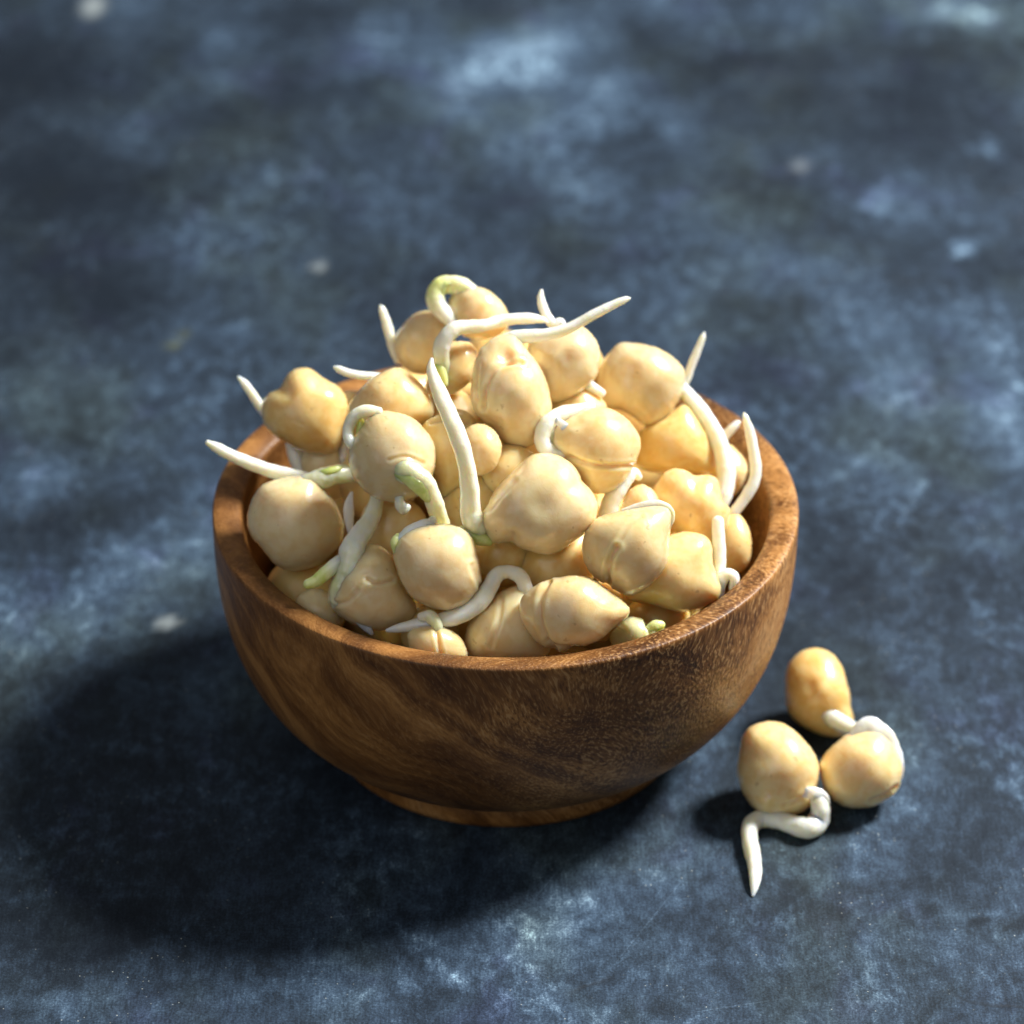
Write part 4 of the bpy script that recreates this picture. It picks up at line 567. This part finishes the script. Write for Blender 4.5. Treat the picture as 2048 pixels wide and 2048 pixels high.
foot_prof = [(.0300, .0053), (.0312, .0050), (.0316, .0042), (.0319, .0030), (.0321, .0014), (.0318, .0004), (.0312, .00005), (.028, .00002), (.0272, .0010), (.0262, .0022), (.001, .0024)]
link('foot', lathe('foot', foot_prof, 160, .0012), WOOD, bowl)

# ------------------------------------------------------------------ chickpeas
import bmesh
def ico(sub):
    bm = bmesh.new(); bmesh.ops.create_icosphere(bm, subdivisions=sub, radius=1)
    V = np.array([v.co[:] for v in bm.verts]); V /= np.linalg.norm(V, axis=1)[:, None]
    Fc = np.array([[v.index for v in f.verts] for f in bm.faces]); bm.free()
    return V, Fc
ICO6, ICO4 = ico(6), ico(4)

def tri_mesh(name, V, Fc):
    me = bpy.data.meshes.new(name)
    me.vertices.add(len(V)); me.vertices.foreach_set('co', np.ascontiguousarray(V, dtype=float).ravel())
    me.loops.add(Fc.size); me.loops.foreach_set('vertex_index', Fc.ravel())
    me.polygons.add(len(Fc)); me.polygons.foreach_set('loop_start', np.arange(len(Fc)) * 3)
    me.update()
    return me

def lumps(N, seed, freq, amp, cnt=8):
    r = np.random.default_rng(seed); o = np.zeros(len(N))
    for i in range(cnt):
        w = r.normal(size=3); w *= freq * r.uniform(.6, 1.5) / np.linalg.norm(w)
        o += np.sin(N @ w + r.uniform(0, 6.28))
    return o * amp / cnt ** .5

def seg_dist(px, py, pts):
    pts = np.array(pts); best = np.full(len(px), 1e9)
    for a, b in zip(pts[:-1], pts[1:]):
        ab = b - a; t = np.clip(((px - a[0]) * ab[0] + (py - a[1]) * ab[1]) / max(ab @ ab, 1e-9), 0, 1)
        best = np.minimum(best, (px - a[0] - t * ab[0]) ** 2 + (py - a[1] - t * ab[1]) ** 2)
    return np.sqrt(best)

def smooth_line(pts, n=6):
    P = np.array(pts, float); out = []
    P = np.vstack([2 * P[0] - P[1], P, 2 * P[-1] - P[-2]])
    for i in range(1, len(P) - 2):
        for t in np.linspace(0, 1, n, endpoint=False):
            a, b, c, d = P[i - 1], P[i], P[i + 1], P[i + 2]
            out.append(.5 * (2 * b + (c - a) * t + (2 * a - 5 * b + 4 * c - d) * t * t + (3 * b - a - 3 * c + d) * t ** 3))
    out.append(P[-2])
    return np.array(out)

def bean_mesh(name, tab, dz, bumps, grooves, seed):
    N, Fc = ICO6
    tab = np.array(tab); mean = tab.mean()
    th = np.arctan2(N[:, 1], N[:, 0]); rho = np.hypot(N[:, 0], N[:, 1])
    k = len(tab); f = (th + np.pi) / (2 * np.pi) * k; i0 = np.floor(f).astype(int); t = f - i0
    t = t * t * (3 - 2 * t)
    Rt = tab[i0 % k] * (1 - t) + tab[(i0 + 1) % k] * t
    R = mean + (Rt - mean) * rho ** 2
    P = np.c_[N[:, 0] * R, N[:, 1] * R, N[:, 2] * dz]
    h = lumps(N, seed, 3.2, .018 * mean) * (1 - .6 * rho) + lumps(N, seed + 50, 8, .006 * mean)
    front = np.clip(N[:, 2] * 4 + .6, 0, 1)
    for bx, by, a, w in bumps:
        h += front * a * np.exp(-((P[:, 0] - bx) ** 2 + (P[:, 1] - by) ** 2) / (w * w))
    for a, w, pts in grooves:
        ds = seg_dist(P[:, 0], P[:, 1], smooth_line(pts, 5))
        h += front * a * (np.exp(-(ds / w) ** 2) - .35 * np.exp(-((ds - 2.1 * w) / (1.1 * w)) ** 2))
    # a shallow seam on the far side, where the two halves meet
    r = np.random.default_rng(seed); ax = r.normal(size=3); ax[2] = abs(ax[2]); ax /= np.linalg.norm(ax)
    back = np.clip(-N[:, 2] * 3, 0, 1)
    h -= back * .05 * mean * np.exp(-((N @ ax) / .06) ** 2)
    P = P + N * h[:, None]
    return tri_mesh(name, (P @ BASIS) * .001, Fc)

def tube_mesh(name, pts, flat=False, seed=0):
    L = smooth_line(pts, 7)
    C = L[:, :3]; r = np.maximum(L[:, 3], .05); g = np.clip(L[:, 4] * 1.5, 0, 1)
    rg = np.random.default_rng(seed)
    T = np.gradient(C, axis=0); T /= np.linalg.norm(T, axis=1)[:, None] + 1e-9
    arc = np.concatenate([[0], np.cumsum(np.linalg.norm(np.diff(C, axis=0), axis=1))])
    seg = 18
    # rounded end caps
    def cap(c, t, rad, gg, sgn):
        rows = []
        for a in (.30, .55, .76, .91, .985):
            rows.append((c + t * sgn * rad * .9 * a, rad * math.sqrt(1 - a * a), gg))
        return rows
    rows = [(c_, rr, gg) for c_, rr, gg in reversed(cap(C[0], T[0], r[0], g[0], -1))]
    rows += list(zip(C, r, g)) + cap(C[-1], T[-1], r[-1], g[-1], 1)
    Tn = np.vstack([np.repeat(T[:1], 5, 0), T, np.repeat(T[-1:], 5, 0)])
    up = np.array([0, 0, 1.0]); u = up - Tn[0] * (up @ Tn[0])
    if np.linalg.norm(u) < .2: u = np.array([0, 1.0, 0]) - Tn[0] * Tn[0][1]
    V, G, Fc = [], [], []
    ph = rg.uniform(0, 6.28, 6)
    for i, (c_, rr, gg) in enumerate(rows):
        t = Tn[i]
        if flat: u = up * 1.0
        u = u - t * (u @ t); u /= np.linalg.norm(u) + 1e-9; v = np.cross(t, u)
        for j in range(seg):
            a = 2 * math.pi * j / seg
            k = 1 + .045 * math.sin(2 * a + ph[0] + i * .11) + .03 * math.sin(3 * a + ph[1] - i * .17) + .025 * math.sin(i * .55 + ph[2]) + .02 * math.sin(i * 1.3 + ph[3] + a)
            fu = (.30 if flat else 1.0)
            ruffle = (.16 * rr * math.sin(i * .35 + ph[4]) * (math.sin(a) ** 2) if flat else 0)
            V.append(c_ + u * (math.cos(a) * rr * k * fu + ruffle) + v * math.sin(a) * rr * k); G.append(gg)
    n = len(rows)
    V.append(rows[0][0] - Tn[0] * rows[0][1] * .1); V.append(rows[-1][0] + Tn[-1] * rows[-1][1] * .1); G += [g[0], g[-1]]
    for i in range(n - 1):
        for j in range(seg):
            a, b = i * seg + j, i * seg + (j + 1) % seg
            Fc += [(a, b, b + seg), (a, b + seg, a + seg)]
    for j in range(seg):
        Fc.append((n * seg, (j + 1) % seg, j)); Fc.append((n * seg + 1, (n - 1) * seg + j, (n - 1) * seg + (j + 1) % seg))
    me = tri_mesh(name, (np.array(V) @ BASIS) * .001, np.array(Fc))
    at = me.attributes.new('green', 'FLOAT', 'POINT'); at.data.foreach_set('value', np.array(G, dtype=np.float32))
    return me

for n_, (pid, c, col, tab, dz, bumps, grooves, parts, label, loose) in enumerate(CHICKPEAS):
    rb = min(dz, np.mean(tab)) * .98
    base = Vector((c[0] * .001, c[1] * .001, (c[2] - rb) * .001))
    t = empty('chickpea', base)
    tag(t, label, 'chickpea', 'loose sprouted chickpeas on the tabletop' if loose else 'sprouted chickpeas heaped in the bowl')
    up = Vector((0, 0, rb * .001))
    b = link('bean', bean_mesh('bean', tab, dz, bumps, grooves, 11 + n_ * 7), SKIN, t)
    b.location = up; b.color = (col, (n_ * .377) % 1, .8 if 'pale green chickpea' in label else 0, 1)
    for k, (nm, pts) in enumerate(parts):
        o = link(nm, tube_mesh(nm, pts, nm in ('skin_flap',), n_ * 31 + k), SKIN if nm == 'seed_leaf' else SPROUT, t)
        if nm == 'seed_leaf': o.color = (.9, .3, 0, 1)
        o.location = up

# lower layers of the heap, glimpsed between the upper ones
rnd = random.Random(4)
proto = []
for i in range(4):
    N, Fc = ICO4
    h = 1 + lumps(N, 900 + i, 2.6, .05) + lumps(N, 950 + i, 6, .012)
    P = N * h[:, None] * np.array([1.06, .95, 1.0])
    P[:, 0] += .22 * np.exp(-((N[:, 0] - 1) ** 2 + N[:, 1] ** 2 + (N[:, 2]) ** 2) / .08)
    P *= (1 - .06 * np.exp(-(N[:, 1] / .07) ** 2) * np.clip(-N[:, 0] + .5, 0, 1))[:, None]
    me = tri_mesh('bean', P, Fc); me.materials.append(SKIN)
    me.polygons.foreach_set('use_smooth', [True] * len(me.polygons)); proto.append(me)
for i, (px, py, pz, r) in enumerate(BURIED):
    t = empty('chickpea', (px * .001, py * .001, (pz - r) * .001))
    tag(t, 'chickpea buried in the lower layers of the heap inside the bowl', 'chickpea', 'chickpeas buried in the lower layers')
    b = bpy.data.objects.new('bean', proto[i % 4]); COL.objects.link(b); b.parent = t
    b.location = (0, 0, r * .001); b.scale = (r * .00098,) * 3
    b.rotation_euler = (rnd.uniform(0, 6.28), rnd.uniform(0, 6.28), rnd.uniform(0, 6.28))
    b.color = (rnd.uniform(.75, 1), rnd.random(), 0, 1)

SC.render.resolution_x = SC.render.resolution_y = 1024
